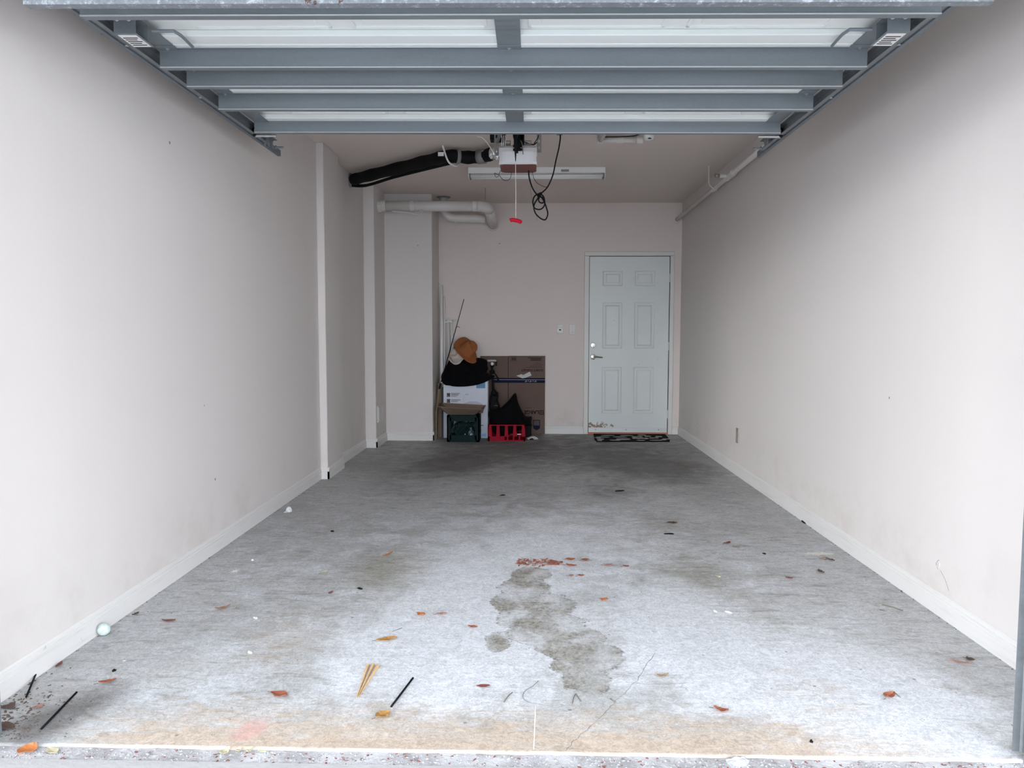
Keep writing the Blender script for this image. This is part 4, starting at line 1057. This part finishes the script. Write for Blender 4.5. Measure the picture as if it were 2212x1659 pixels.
# ------------------------------------------------------------------ red crate and pillow
rc = thing('red_crate', 'low red plastic crate with upright slots, holding a black pillow', 'crate', (-.262, 8.02, 0))
RX0, RX1, RY0, RY1 = -.462, -.064, 7.885, 8.16
def red_side(P):
    bm = B()
    def poly(pts, d0, d1):
        a = [bm.verts.new(P(s, z, d0)) for s, z in pts]; b_ = [bm.verts.new(P(s, z, d1)) for s, z in pts]; k = len(pts)
        bm.faces.new(a); bm.faces.new(b_[::-1])
        for i in range(k): bm.faces.new((a[i], b_[i], b_[(i + 1) % k], a[(i + 1) % k]))
    poly([(0, 0), (1, 0), (1, .012), (0, .012)], 0, .012)
    poly([(0, .012), (.44, .012), (.44, .045), (.56, .055), (.64, .068), (.62, .072), (.50, .055), (.20, .050), (0, .056)], 0, .008)
    poly([(.55, .05), (.66, .068), (1, .068), (1, .080), (.60, .080)], 0, .010)
    for s in (.50, .66, .82, .96): poly([(s, .010), (s + .05, .010), (s + .042, .070), (s + .008, .070)], 0, .008)
    for s in (.0, .215, .44, .665, .895):
        w_ = .105; poly([(s, .050), (s + w_, .050), (s + w_ * .84, .165), (s + w_ * .16, .165)], -.001, .007)
    poly([(0, .165), (1, .165), (1, .176), (0, .176)], .002, .012)
    poly([(0, 0), (.04, 0), (.03, .176), (0, .176)], 0, .012); poly([(.96, 0), (1, 0), (1, .176), (.97, .176)], 0, .012)
    return bm
RW = RX1 - RX0; RD = RY1 - RY0
obj('crate_side', red_side(lambda s, z, d: (RX0 + RW * s, RY0 + d, z)), M_red, rc)
obj('crate_side', red_side(lambda s, z, d: (RX0 + RW * s, RY1 - d, z)), M_red, rc)
obj('crate_side', red_side(lambda s, z, d: (RX0 + d, RY0 + RD * s, z)), M_red, rc)
obj('crate_side', red_side(lambda s, z, d: (RX1 - d, RY0 + RD * s, z)), M_red, rc)
obj('crate_floor', box(B(), RX0 + .008, RX1 - .008, RY0 + .008, RY1 - .008, .003, .010), M_red, rc)
obj('crate_tag', box(B(), -.150, -.108, RY0 - .0022, RY0 - .001, .070, .080), M_pvc, rc)
pil_o = [(-.462, .305), (-.40, .322), (-.335, .345), (-.290, .385), (-.248, .425), (-.195, .494), (-.178, .505), (-.163, .494), (-.148, .42), (-.120, .35), (-.085, .285), (-.04, .225), (.004, .168), (.006, .150), (-.045, .146), (-.09, .150), (-.14, .10), (-.24, .035), (-.36, .035), (-.42, .10), (-.455, .20)]
pl = obj('pillow', puff(pil_o, lambda x, z: 8.02, lambda x, z: .095, 12, .010, 7, 3, 11, (-.26, .22)), M_cloth, smooth=True, origin=(-.26, 8.02, .03))
tag(pl, 'black square pillow standing on its corner in the red crate', 'pillow')
bb_ = thing('black_bin', 'small black bin behind the red crate under the pillow corner', 'bin', (-.06, 8.22, 0))
bm = B(); box(bm, -.155, .002, 8.19, 8.34, 0, .215, .006); obj('bin_body', bm, M_black, bb_)
bm = B(); box(bm, -.160, .007, 8.185, 8.345, .200, .217, .003); obj('bin_rim', bm, M_black, bb_)
cp = obj('crumpled_paper', puff([(-.035, .004), (.0, .003), (.065, .004), (.078, .012), (.05, .032), (.015, .040), (-.02, .034), (-.042, .022)], lambda x, z: 7.99, lambda x, z: .018, 6, .03, 30, 3, 2), M_paper, origin=(.01, 7.99, .003))
tag(cp, 'crumpled scrap of white paper on the floor beside the red crate', 'paper')
obj('dark_fold', puff([(-.02, .008), (.0, .006), (.035, .008), (.03, .018), (.01, .022), (-.01, .018)], lambda x, z: 7.966, lambda x, z: .006, 3, 0, 9, 2), M_ink, cp)

# ------------------------------------------------------------------ folded tripod
tp = thing('folded_tripod', 'black folded tripod standing between the white carton and the moving box', 'tripod', (-.42, 8.27, 0))
obj('centre_column', tube(B(), [(-.436, 8.27, .66), (-.430, 8.27, .55), (-.420, 8.27, .44)], [.013, .015, .017], 12), M_black, tp)
for a, b_ in (((-.425, 8.26, .50), (-.452, 8.20, .0)), ((-.415, 8.275, .50), (-.395, 8.24, .0)), ((-.420, 8.30, .50), (-.425, 8.38, .0))):
    l_ = obj('leg', tube(B(), [a, V(a).lerp(V(b_), .45), V(a).lerp(V(b_), .46), b_], [.015, .014, .010, .009], 10), M_black, tp)
    obj('foot', lathe(B(), [(.013, 0), (.013, .015), (0, .02)], b_, (0, 0, 1), 10), M_rubber, l_)
obj('collar', lathe(B(), [(.026, 0), (.034, .02), (.030, .05), (.018, .07)], (-.420, 8.27, .455), (0, 0, 1), 14), M_black, tp)
obj('clamp_lever', box(B(), -.395, -.375, 8.25, 8.27, .470, .500, .004), M_black, tp)
bm = B(); lathe(bm, [(.016, 0), (.030, .01), (.030, .035), (.014, .05), (.014, .075), (.024, .085), (.024, .10), (0, .102)], (-.440, 8.27, .700), (0, 0, 1), 14); obj('head', bm, M_black, tp)
obj('mount_plate', box(B(), -.492, -.388, 8.23, 8.30, .838, .862, .004), M_tape, tp)
obj('phone_clamp', box(B(), -.400, -.386, 8.235, 8.255, .79, .865, .003), M_black, tp)
obj('head_knob', lathe(B(), [(.020, 0), (.022, .006), (.018, .012), (0, .013)], (-.440, 8.243, .815), (.4, -1, 0), 14), M_chrome, tp, label='bright round knob')
obj('pan_handle', tube(B(), [(-.44, 8.26, .735), (-.40, 8.22, .70), (-.37, 8.20, .655), (-.368, 8.20, .615)], [.006, .006, .010, .009], 8), M_black, tp)
sl = obj('carry_sling', puff([(-.470, .33), (-.465, .40), (-.458, .46), (-.435, .475), (-.400, .465), (-.372, .50), (-.368, .46), (-.372, .40), (-.35, .34), (-.355, .28), (-.40, .24), (-.45, .25)], lambda x, z: 8.235, lambda x, z: .018, 6, .006, 10, 3), M_black, tp, smooth=True)
bm = B(); tube(bm, smooth_path([(-.415, 8.212, .345), (-.395, 8.208, .352), (-.375, 8.210, .345)], 4), .003, 6); obj('steel_buckle', bm, M_zinc, tp)

# ------------------------------------------------------------------ poles in the corner
def pole(label, a, b_, r, m, cap=None, name='white_pole', grp='white poles leaning in the corner'):
    t_ = thing(name, label, 'pole', b_, grp)
    obj('shaft', tube(B(), [b_, a], r, 12), m, t_, smooth=True)
    if cap == 'tee':
        d = (V(a) - V(b_)).normalized()
        bm = B(); tube(bm, smooth_path([V(a) + V((-.045, 0, -.010)), V(a) + V((-.02, 0, .006)), V(a) + V((.02, 0, .012)), V(a) + V((.055, 0, -.004))], 4), [.004] + [.010] * 10 + [.007, .004], 8); obj('end_bracket', bm, m, t_)
    elif cap: obj('end_cap', tube(B(), [V(a) + V((-cap, 0, -.20)), V(a) + V((-cap, 0, .012))], r * .62, 10), M_white, t_)
    return t_
pole('tallest white pole, left of the others, leaning in the back corner', (-1.022, 8.40, 1.690), (-.996, 8.22, 0), .0175, M_white, .014)
pole('thin white pole, second tallest in the back corner', (-.995, 8.44, 1.575), (-.978, 8.30, 0), .0095, M_white)
pole('short white pole with a bracket end, left of the two bracketed ones', (-.952, 8.43, 1.275), (-.90, 8.365, .0), .012, M_white, 'tee')
pole('short white pole with a bracket end, right of the two bracketed ones', (-.915, 8.44, 1.305), (-.86, 8.375, .0), .013, M_white, 'tee')
pole('thin white rod slanting behind the bracketed poles', (-.985, 8.455, .95), (-.905, 8.40, 0), .006, M_white)
bd_ = obj('cardboard_strip', box(B(), -1.040, -.995, 8.16, 8.18, 0, .60, .002), M_cardl, origin=(-1.02, 8.17, 0))
tag(bd_, 'narrow brown cardboard strip standing at the corner of the chase', 'cardboard')
bd2 = obj('dark_board', box(B(), -.990, -.975, 8.14, 8.16, 0, .56, .001), mat('dark_navy_board', (.02, .02, .035), .6), origin=(-.98, 8.15, 0))
tag(bd2, 'thin dark board standing left of the white carton', 'board')
fr = thing('fishing_rod', 'black fishing rod with a tan handle leaning beside the black coat', 'fishing rod', (-1.036, 7.985, .0))
rd_a, rd_b = V((-.742, 8.15, 1.528)), V((-.988, 8.02, .600))
obj('blank', tube(B(), [rd_b, rd_a], [.006, .0035], 8), M_black, fr, smooth=True)
obj('reel_seat', tube(B(), [(-1.003, 8.012, .545), (-.988, 8.02, .600), (-.984, 8.02, .62)], [.011, .011, .007], 10), M_black, fr)
obj('ferrule', tube(B(), [(-.985, 8.02, .612), (-.9825, 8.022, .622)], .0085, 10), M_zinc, fr)
obj('cork_handle', tube(B(), [(-1.036, 7.985, .002), (-1.034, 7.99, .28), (-1.003, 8.012, .548)], [.010, .013, .012], 10), M_cork, fr)
bm = tube(B(), smooth_path([(-.828, 8.105, 1.20), (-.812, 8.06, 1.222), (-.795, 8.05, 1.226), (-.778, 8.05, 1.215)], 4), .0025, 6); obj('line_guide', bm, M_black, fr)

# ------------------------------------------------------------------ loose things on the slab
def leaf_mesh(a, b_, wd, z, seed, curl=.008):
    rnd = random.Random(seed); a = V((*a, z)); b_ = V((*b_, z)); d = b_ - a; L = d.length; d.normalize(); s = V((-d.y, d.x, 0))
    bm = B(); n = 7; rows = []
    c1_, c2_ = rnd.uniform(.3, 1.2) * curl, rnd.uniform(.3, 1.2) * curl; bend = rnd.uniform(-.12, .12) * L
    for i in range(n + 1):
        t = i / n; wv = wd * .5 * (math.sin(PI * min(1, t * .93 + .03)) ** .75) * rnd.uniform(.88, 1.1)
        p = a + d * L * t + s * bend * math.sin(PI * t); h = .0015 + c1_ * (1 - t) ** 3 + c2_ * t ** 3
        rows.append([bm.verts.new(p - s * wv + V((0, 0, h + curl * rnd.uniform(.4, 1.0) * .8))), bm.verts.new(p + V((0, 0, h))), bm.verts.new(p + s * wv + V((0, 0, h + curl * rnd.uniform(.1, .7) * .8)))])
    for q_, r_ in zip(rows, rows[1:]):
        for k in range(2): bm.faces.new((q_[k], q_[k + 1], r_[k + 1], r_[k]))
    e = bmesh.ops.extrude_face_region(bm, geom=bm.faces[:])
    bmesh.ops.translate(bm, vec=(0, 0, .0009), verts=[v for v in e['geom'] if isinstance(v, bmesh.types.BMVert)])
    return bm
DEBRIS = [
 ('leaf', 'rust', -1.424, 2.332, -1.377, 2.356, 0.016, 'red brown curled leaf near the left baseboard, before the rod'),
 ('leaf', 'rust', -0.835, 2.290, -0.774, 2.261, 0.022, 'folded orange brown leaf alone between the left rods and splintered wood'),
 ('leaf', 'amber', -1.320, 2.993, -1.271, 3.031, 0.012, 'slender amber leaf on grey concrete, farther in than the white ball'),
 ('leaf', 'maroon', -1.481, 2.868, -1.425, 2.865, 0.012, 'small maroon leaf with stalk, just right of the white ball'),
 ('leaf', 'dark', -1.631, 2.918, -1.618, 2.948, 0.010, 'tiny dark brown crumpled leaf touching the left baseboard'),
 ('leaf', 'pink', -1.526, 2.158, -1.509, 2.189, 0.014, 'dusty pink leaf lying between the two left black rods'),
 ('leaf', 'orange', -1.407, 1.927, -1.395, 1.977, 0.030, 'bright orange curled leaf outside the sill, bottom left corner'),
 ('leaf', 'cream', -1.347, 1.960, -1.309, 1.937, 0.017, 'round cream leaf outside the sill beside the orange leaf'),
 ('leaf', 'cream', -0.859, 1.952, -0.837, 1.971, 0.018, 'largest pale yellow leaf outside the sill, near its middle left'),
 ('leaf', 'cream', -0.816, 1.962, -0.807, 1.974, 0.009, 'tiny pale leaf right of the largest pale yellow leaf outside'),
 ('leaf', 'cream', -0.786, 1.956, -0.778, 1.979, 0.009, 'narrow pale yellow leaf, third of the pale row outside the sill'),
 ('leaf', 'cream', -0.756, 1.964, -0.730, 1.956, 0.007, 'thin pale yellow sliver, last of the pale row outside the sill'),
 ('leaf', 'gold', -0.465, 2.143, -0.428, 2.174, 0.026, 'golden oval leaf directly below the lone black rod'),
 ('leaf', 'gold', -0.581, 2.699, -0.506, 2.722, 0.022, 'large twisted golden leaf just beyond the splintered wood'),
 ('leaf', 'maroon', -0.176, 2.350, -0.132, 2.348, 0.012, 'maroon leaf on the slab right of the lone black rod'),
 ('leaf', 'rust', -0.247, 2.836, -0.209, 2.842, 0.012, 'small rust coloured leaf left of the water stain, nearest it'),
 ('leaf', 'orange', -0.465, 2.979, -0.436, 2.954, 0.020, 'small round orange leaf left of a pinkish leaf'),
 ('leaf', 'pink', -0.388, 2.966, -0.344, 2.967, 0.014, 'pale pink brown leaf right of a small round orange leaf'),
 ('leaf', 'orange', 0.309, 3.168, 0.332, 3.152, 0.027, 'round bright orange leaf on pale concrete right of the stain'),
 ('leaf', 'orange', -0.768, 3.749, -0.728, 3.807, 0.012, 'narrow orange leaf beside the olive floor stain on the left'),
 ('leaf', 'cream', -1.007, 3.468, -0.983, 3.497, 0.016, 'small cream leaf left of the olive floor stain'),
 ('leaf', 'maroon', -0.898, 3.193, -0.882, 3.212, 0.010, 'tiny reddish leaf fragment left of a black fragment'),
 ('leaf', 'rust', 0.567, 2.231, 0.609, 2.216, 0.016, 'orange brown tapered leaf on the right half of the slab front'),
 ('leaf', 'rust', 1.130, 2.309, 1.167, 2.337, 0.020, 'crescent shaped orange leaf near the right front corner'),
 ('leaf', 'dark', 1.556, 2.613, 1.569, 2.587, 0.018, 'brown oval leaf close to the right baseboard near the front'),
 ('leaf', 'pink', 1.484, 2.592, 1.540, 2.554, 0.010, 'long faded leaf scrap beside a brown oval leaf at right'),
 ('leaf', 'dark', 1.404, 3.587, 1.420, 3.552, 0.014, 'dark brown leaf below a pair of leaves on the right'),
 ('leaf', 'tan', 1.490, 3.798, 1.510, 3.760, 0.016, 'tan leaf, left one of a touching pair by the paint scrape'),
 ('leaf', 'dark', 1.520, 3.791, 1.549, 3.746, 0.012, 'dark leaf, right one of a touching pair by the paint scrape'),
 ('leaf', 'maroon', 1.206, 3.471, 1.241, 3.466, 0.010, 'flat reddish leaf on the right floor, left of a dark leaf'),
 ('leaf', 'maroon', 1.062, 4.036, 1.104, 4.074, 0.014, 'small red brown leaf beyond the paint scrape on the right'),
 ('leaf', 'tan', 1.098, 3.993, 1.129, 3.968, 0.012, 'small tan leaf right behind the red brown one'),
 ('leaf', 'dark', 0.834, 4.486, 0.894, 4.488, 0.026, 'old flattened brown leaf far back right of centre'),
 ('leaf', 'rust', 0.179, 3.725, 0.226, 3.719, 0.020, 'rust leaf touching the right end of the shredded leaf strip'),
 ('leaf', 'rust', 0.257, 3.712, 0.295, 3.721, 0.024, 'rust leaf, upper right of two beyond the shredded strip'),
 ('leaf', 'rust', 0.175, 3.634, 0.227, 3.614, 0.020, 'flattened rust leaf just below the shredded strip end'),
 ('leaf', 'pink', 0.363, 3.640, 0.412, 3.627, 0.016, 'faded leaf, left one of two level with the shredded strip'),
 ('leaf', 'maroon', 0.457, 3.621, 0.487, 3.622, 0.013, 'maroon leaf, farthest right level with the shredded strip'),
 ('leaf', 'rust', 0.225, 3.467, 0.254, 3.474, 0.018, 'rust leaf, right one of two above the round orange leaf'),
 ('leaf', 'pink', 0.183, 3.472, 0.205, 3.473, 0.016, 'pink leaf, left one of two above the round orange leaf'),
 ('leaf', 'tan', 0.422, 2.443, 0.468, 2.448, 0.012, 'pale tan sliver of leaf on white patch at centre right'),
 ('leaf', 'dark', -1.625, 2.160, -1.605, 2.192, 0.024, 'dark curled leaf at the foot of the left baseboard end'),
 ('leaf', 'dark', -1.556, 2.076, -1.515, 2.049, 0.022, 'brown crumpled leaf in the dirt by the left door track'),
 ('leaf', 'maroon', -1.642, 2.447, -1.641, 2.479, 0.010, 'maroon leaf scrap pressed against the left baseboard above the rods'),
 ('leaf', 'cream', 0.881, 3.488, 0.899, 3.461, 0.010, 'tiny cream leaf chip on brownish floor right of centre'),
 ('chip', 'black', -0.789, 3.275, -0.757, 3.257, 0.020, 'black fragment on the floor right of a tiny reddish leaf'),
 ('chip', 'black', 1.220, 3.870, 1.237, 3.854, 0.012, 'small black fragment on the right floor beyond the paint scrape'),
 ('chip', 'black', -1.172, 4.230, -1.143, 4.220, 0.020, 'black fragment on the left floor, farthest back of the black ones'),
 ('chip', 'black', 0.795, 2.056, 0.804, 2.049, 0.012, 'small black fragment near the sill on the right'),
 ('chip', 'gray', -1.438, 2.500, -1.428, 2.519, 0.022, 'grey crumb of concrete near the left baseboard'),
 ('chip', 'black', -0.227, 5.212, -0.181, 5.228, 0.012, 'thin dark fragment far back in the middle of the floor'),
 ('chip', 'white', 0.765, 3.053, 0.776, 3.027, 0.014, 'white curled chip, left one of a pair right of centre'),
 ('chip', 'white', 0.812, 3.044, 0.836, 3.019, 0.012, 'white curled chip, right one of a pair right of centre'),
 ('chip', 'white', -1.130, 2.918, -1.105, 2.899, 0.020, 'small white chip right of the slender amber leaf'),
 ('chip', 'white', -1.424, 3.658, -1.411, 3.674, 0.016, 'tiny white chip above the white star splat'),
 ('chip', 'white', -1.028, 2.592, -1.006, 2.581, 0.014, 'white chip lying nearer than the slender amber leaf'),
 ('chip', 'black', 1.682, 4.582, 1.676, 4.482, 0.030, 'dark clump of dust caught under the right baseboard'),
 ('chip', 'black', 1.682, 3.653, 1.700, 3.618, 0.026, 'dark clump under the right baseboard nearer the door opening'),
 ('chip', 'black', 0.767, 4.234, 0.831, 4.236, 0.030, 'clump of black shreds on the floor right of centre'),
 ('chip', 'black', 0.608, 5.380, 0.694, 5.415, 0.045, 'dark flattened scrap far back, right of centre'),
 ('chip', 'black', -1.432, 2.422, -1.421, 2.436, 0.012, 'dark crumb left of the red brown curled leaf'),
]
STRANDS = [
 ('twig', [(-0.083, 2.252), (-0.071, 2.291), (-0.058, 2.316)], 0.0032, 'short bent twig left of the curved grey wire'),
 ('wire', [(0.026, 2.398), (0.007, 2.359), (-0.014, 2.333), (-0.024, 2.299), (-0.018, 2.269), (0.004, 2.249), (0.058, 2.233)], 0.0022, 'curved grey wire lying on the slab front centre'),
 ('twig', [(0.132, 2.25), (0.137, 2.282), (0.146, 2.313), (0.152, 2.292), (0.16, 2.265)], 0.0030, 'small forked twig right of the curved grey wire'),
 ('twig', [(0.254, 2.286), (0.266, 2.263)], 0.0025, 'tiny straight twig on the long crack'),
 ('twig', [(-0.537, 2.791), (-0.505, 2.828)], 0.0022, 'thin grey twig just above the twisted golden leaf'),
 ('twig', [(1.504, 3.139), (1.531, 3.113), (1.559, 3.072)], 0.0040, 'longest brown twig near the right wall'),
 ('twig', [(1.467, 3.08), (1.481, 3.065)], 0.0035, 'short twig beside the longest brown twig'),
 ('twig', [(1.178, 2.359), (1.181, 2.322)], 0.0025, 'thin twig behind the crescent orange leaf'),
 ('rod', [(-0.431, 2.213), (-0.394, 2.405)], 0.0052, 'short black rod lying alone right of the splintered wood'),
 ('rod', [(-1.429, 2.054), (-1.461, 2.274)], 0.0052, 'longer black rod on the floor at bottom left'),
 ('rod', [(-1.602, 2.239), (-1.656, 2.405)], 0.0050, 'shorter black rod leaning against the left baseboard'),
]
for i, (kind, colr, xa, ya, xb, yb, wd, lab) in enumerate(DEBRIS):
    z = -.006 if ya < 1.98 else 0.0
    if kind == 'leaf':
        bm = leaf_mesh((xa, ya), (xb, yb), wd * 1.7, z, i, .007)
        o = obj('leaf', bm, LEAF[colr], smooth=False, origin=((xa + xb) / 2, (ya + yb) / 2, z))
        if wd > .012:
            p = V((xa, ya, z + .004)); d = V((xa - xb, ya - yb, 0)).normalized()
            tube_bm = tube(B(), [p, p + d * .008 + V((0, .001, .0)), p + d * .014], .0008, 4)
            obj('stalk', tube_bm, LEAF['dark'], o)
        tag(o, lab, 'leaf', 'fallen leaves on the slab')
    else:
        rnd = random.Random(i + 50); L = max(.007, math.hypot(xb - xa, yb - ya)) * .85; wd *= .6; ang = math.atan2(yb - ya, xb - xa)
        bm = B(); bmesh.ops.create_icosphere(bm, subdivisions=2, radius=1)
        for v in bm.verts:
            n_ = 1 + noise.noise(v.co * 1.7 + V((i, 0, 0))) * .55
            v.co = V((v.co.x * L / 2 * n_, v.co.y * wd * .5 * n_, max(-.5, v.co.z) * .005 * n_ + .0025))
        bmesh.ops.rotate(bm, cent=(0, 0, 0), matrix=Matrix.Rotation(ang, 3, 'Z'), verts=bm.verts[:])
        bmesh.ops.translate(bm, vec=((xa + xb) / 2, (ya + yb) / 2, z), verts=bm.verts[:])
        o = obj('fragment', bm, CHIP[colr], origin=((xa + xb) / 2, (ya + yb) / 2, z))
        tag(o, lab, 'debris', 'crumbs and chips on the slab')
for kind, pts, wd, lab in STRANDS:
    m_ = {'twig': M_twig, 'wire': M_tape, 'rod': M_black}[kind]
    P = [V((p[0], p[1], wd * .5)) for p in pts]
    if kind == 'rod':
        bm = tube(B(), P, wd * .62, 10); nm, ct = 'black_rod', 'rod'
        if 'leaning' in lab:
            bm.free(); P = [P[0], P[-1] + V((-.02, 0, .012))]; bm = tube(B(), P, wd * .62, 10)
    else: bm = tube(B(), smooth_path(P, 4) if len(P) > 2 else P, wd * .5, 6); nm, ct = ('twig', 'twig') if kind == 'twig' else ('grey_wire', 'wire')
    o = obj(nm, bm, m_, smooth=True, origin=tuple(P[0]))
    tag(o, lab, ct, {'twig': 'twigs on the slab', 'rod': 'black rods on the slab'}.get(kind))

M_soil = mat('brown_soil', (.10, .075, .062), .9, var=.5, scale=90)
# shredded leaf strip and grit
random.seed(21)
bm = B()
for k in range(150):
    t = random.random(); x = -.066 + .225 * t + random.gauss(0, .006); y = 3.675 + random.gauss(0, .028) * (1.2 - abs(t - .4))
    r_ = random.uniform(.003, .0095); a = random.uniform(0, PI)
    p = [V((x + r_ * q * math.cos(a + j), y + r_ * q * 1.2 * math.sin(a + j), .0012 + random.uniform(0, .004))) for j, q in ((0, 1.6), (1.9, .6), (3.1, 1.5), (4.6, .7))]
    lo = [bm.verts.new(v) for v in p]; hi = [bm.verts.new(v + V((0, 0, .0008))) for v in p]
    bm.faces.new(lo[::-1]); bm.faces.new(hi)
    for j in range(4): bm.faces.new((lo[j], lo[(j + 1) % 4], hi[(j + 1) % 4], hi[j]))
tag(obj('shredded_leaves', bm, LEAF['rust'], origin=(.05, 3.675, 0)), 'strip of shredded orange brown leaf crumbs across the middle of the slab', 'leaf litter', kind='stuff')
def grit(name, n, fn, m, lab, smin, smax):
    bm = B()
    for k in range(n):
        x, y = fn(); z = -.007 if y < 1.98 else 0
        s_ = random.uniform(smin, smax); el_ = random.uniform(1, 2.4); a = random.uniform(0, PI)
        top = bm.verts.new((x, y, z + s_ * .8)); ring = []
        for j in range(5):
            b2 = 2 * PI * j / 5; dx, dy = s_ * el_ * math.cos(b2) * random.uniform(.6, 1.2), s_ * math.sin(b2) * random.uniform(.6, 1.2)
            ring.append(bm.verts.new((x + dx * math.cos(a) - dy * math.sin(a), y + dx * math.sin(a) + dy * math.cos(a), z)))
        for j in range(5): bm.faces.new((ring[j], ring[(j + 1) % 5], top))
        bm.faces.new(ring[::-1])
    tag(obj(name, bm, m, origin=(0, 2, 0)), lab, 'dirt', kind='stuff')
grit('corner_grit', 420, lambda: (-1.655 + abs(random.gauss(0, .10)), 2.0 + abs(random.gauss(0, .13))), M_soil, 'brown crumbs and dirt gathered in the left front corner', .0012, .005)
grit('fine_grit', 260, lambda: (random.uniform(-1.6, 1.6), 2.0 + 4.5 * random.random() ** 1.6), M_crack, 'fine grey grit scattered over the whole slab', .0012, .0030)
grit('wall_foot_dirt', 160, lambda: (random.choice([-1.653, 1.671]) + random.uniform(-.004, .004), random.uniform(2.1, 5.6)), LEAF['dark'], 'dark specks along the foot of both baseboards', .0012, .0035)
grit('driveway_gravel', 900, lambda: (random.uniform(-1.6, 1.45), random.uniform(1.918, 1.972)), M_stone, 'loose grey gravel crumbs in the rough strip outside the sill', .0015, .0045)
grit('driveway_crumbs', 260, lambda: (random.uniform(-1.6, 1.45), random.uniform(1.91, 1.972)), LEAF['maroon'], 'reddish leaf crumbs in the rough strip outside the sill', .0015, .0045)

bl = thing('white_ball', 'scuffed white ball resting against the left baseboard', 'ball', (-1.632, 2.725, 0))
bm = B(); bmesh.ops.create_icosphere(bm, subdivisions=4, radius=.0235); bmesh.ops.translate(bm, vec=(-1.6345, 2.725, .0235), verts=bm.verts[:])
obj('ball_shell', bm, M_ball, bl, smooth=True)
for a in ((-.5, -.75, .45), (.35, -.85, .1)):
    d = V(a).normalized(); u_ = d.orthogonal().normalized(); c = V((-1.6345, 2.725, .0235)) + d * .0236
    bm = B(); tube(bm, [c - u_ * .006, c + d * .0004, c + u_ * .006], .0006, 5); obj('scuff_mark', bm, M_tape, bl)
ws = thing('wood_splinter', 'split tan wood splinter lying left of the lone black rod', 'wood splinter', (-.55, 2.38, 0))
for a, b_, c_ in (((-.552, 2.266), (-.566, 2.492), .010), ((-.549, 2.272), (-.548, 2.498), .009), ((-.546, 2.278), (-.530, 2.492), .008)):
    bm = B(); n = 9; pr_ = None
    for i in range(n + 1):
        t = i / n; x = a[0] + (b_[0] - a[0]) * t; y = a[1] + (b_[1] - a[1]) * t; hw = .0012 + c_ * .5 * t * random.uniform(.8, 1.1); zt_ = .003 + .008 * t
        cur = [bm.verts.new((x - hw, y, .0008)), bm.verts.new((x + hw, y, .0008)), bm.verts.new((x + hw * .6, y, zt_)), bm.verts.new((x - hw * .7, y, zt_ * .8))]
        if pr_:
            for k in range(4): bm.faces.new((pr_[k], pr_[(k + 1) % 4], cur[(k + 1) % 4], cur[k]))
        else: bm.faces.new(cur[::-1])
        pr_ = cur
    bm.faces.new(pr_); obj('sliver', bm, M_wood, ws)
pc_ = obj('broken_plastic', puff([(-1.588, .001), (-1.560, .0), (-1.538, .010), (-1.542, .034), (-1.558, .043), (-1.572, .036), (-1.578, .012), (-1.592, .006)], lambda x, z: 4.66, lambda x, z: .012, 4, .01, 30, 2), M_paper, origin=(-1.56, 4.66, 0))
tag(pc_, 'broken white plastic piece on the floor beside the left baseboard', 'plastic piece')
bm = B(); bmesh.ops.create_icosphere(bm, subdivisions=3, radius=1)
for v in bm.verts:
    n_ = 1 + noise.noise(v.co * 2) * .35; v.co = V((v.co.x * .030 * n_ + .565, v.co.y * .016 * n_ + 1.955, max(-.3, v.co.z) * .016 * n_ - .004))
tag(obj('stone', bm, M_stone, origin=(.565, 1.955, -.015)), 'grey stone lying against the sill on the right', 'stone')
# damaged plaster spot on the right wall
bm = B(); ring = []
for k in range(14):
    a = 2 * PI * k / 14; r_ = random.uniform(.010, .017); ring.append((3.06 + r_ * .8 * math.cos(a), .205 + r_ * math.sin(a)))
prism(bm, ring, 'x', XR - .002, XR + .001); obj('chipped_plaster', bm, M_paper, wr_)
bm = tube(B(), smooth_path([(XR - .0005, 3.055, .225), (XR - .0005, 3.075, .205), (XR - .0005, 3.06, .185)], 4), .0009, 5); obj('plaster_crack', bm, M_crack, wr_)
bm = tube(B(), smooth_path([(XR - .0005, 3.04, .185), (XR - .0005, 3.0, .155), (XR - .0005, 2.975, .122)], 4), .0006, 5); obj('plaster_crack', bm, M_crack, wr_)
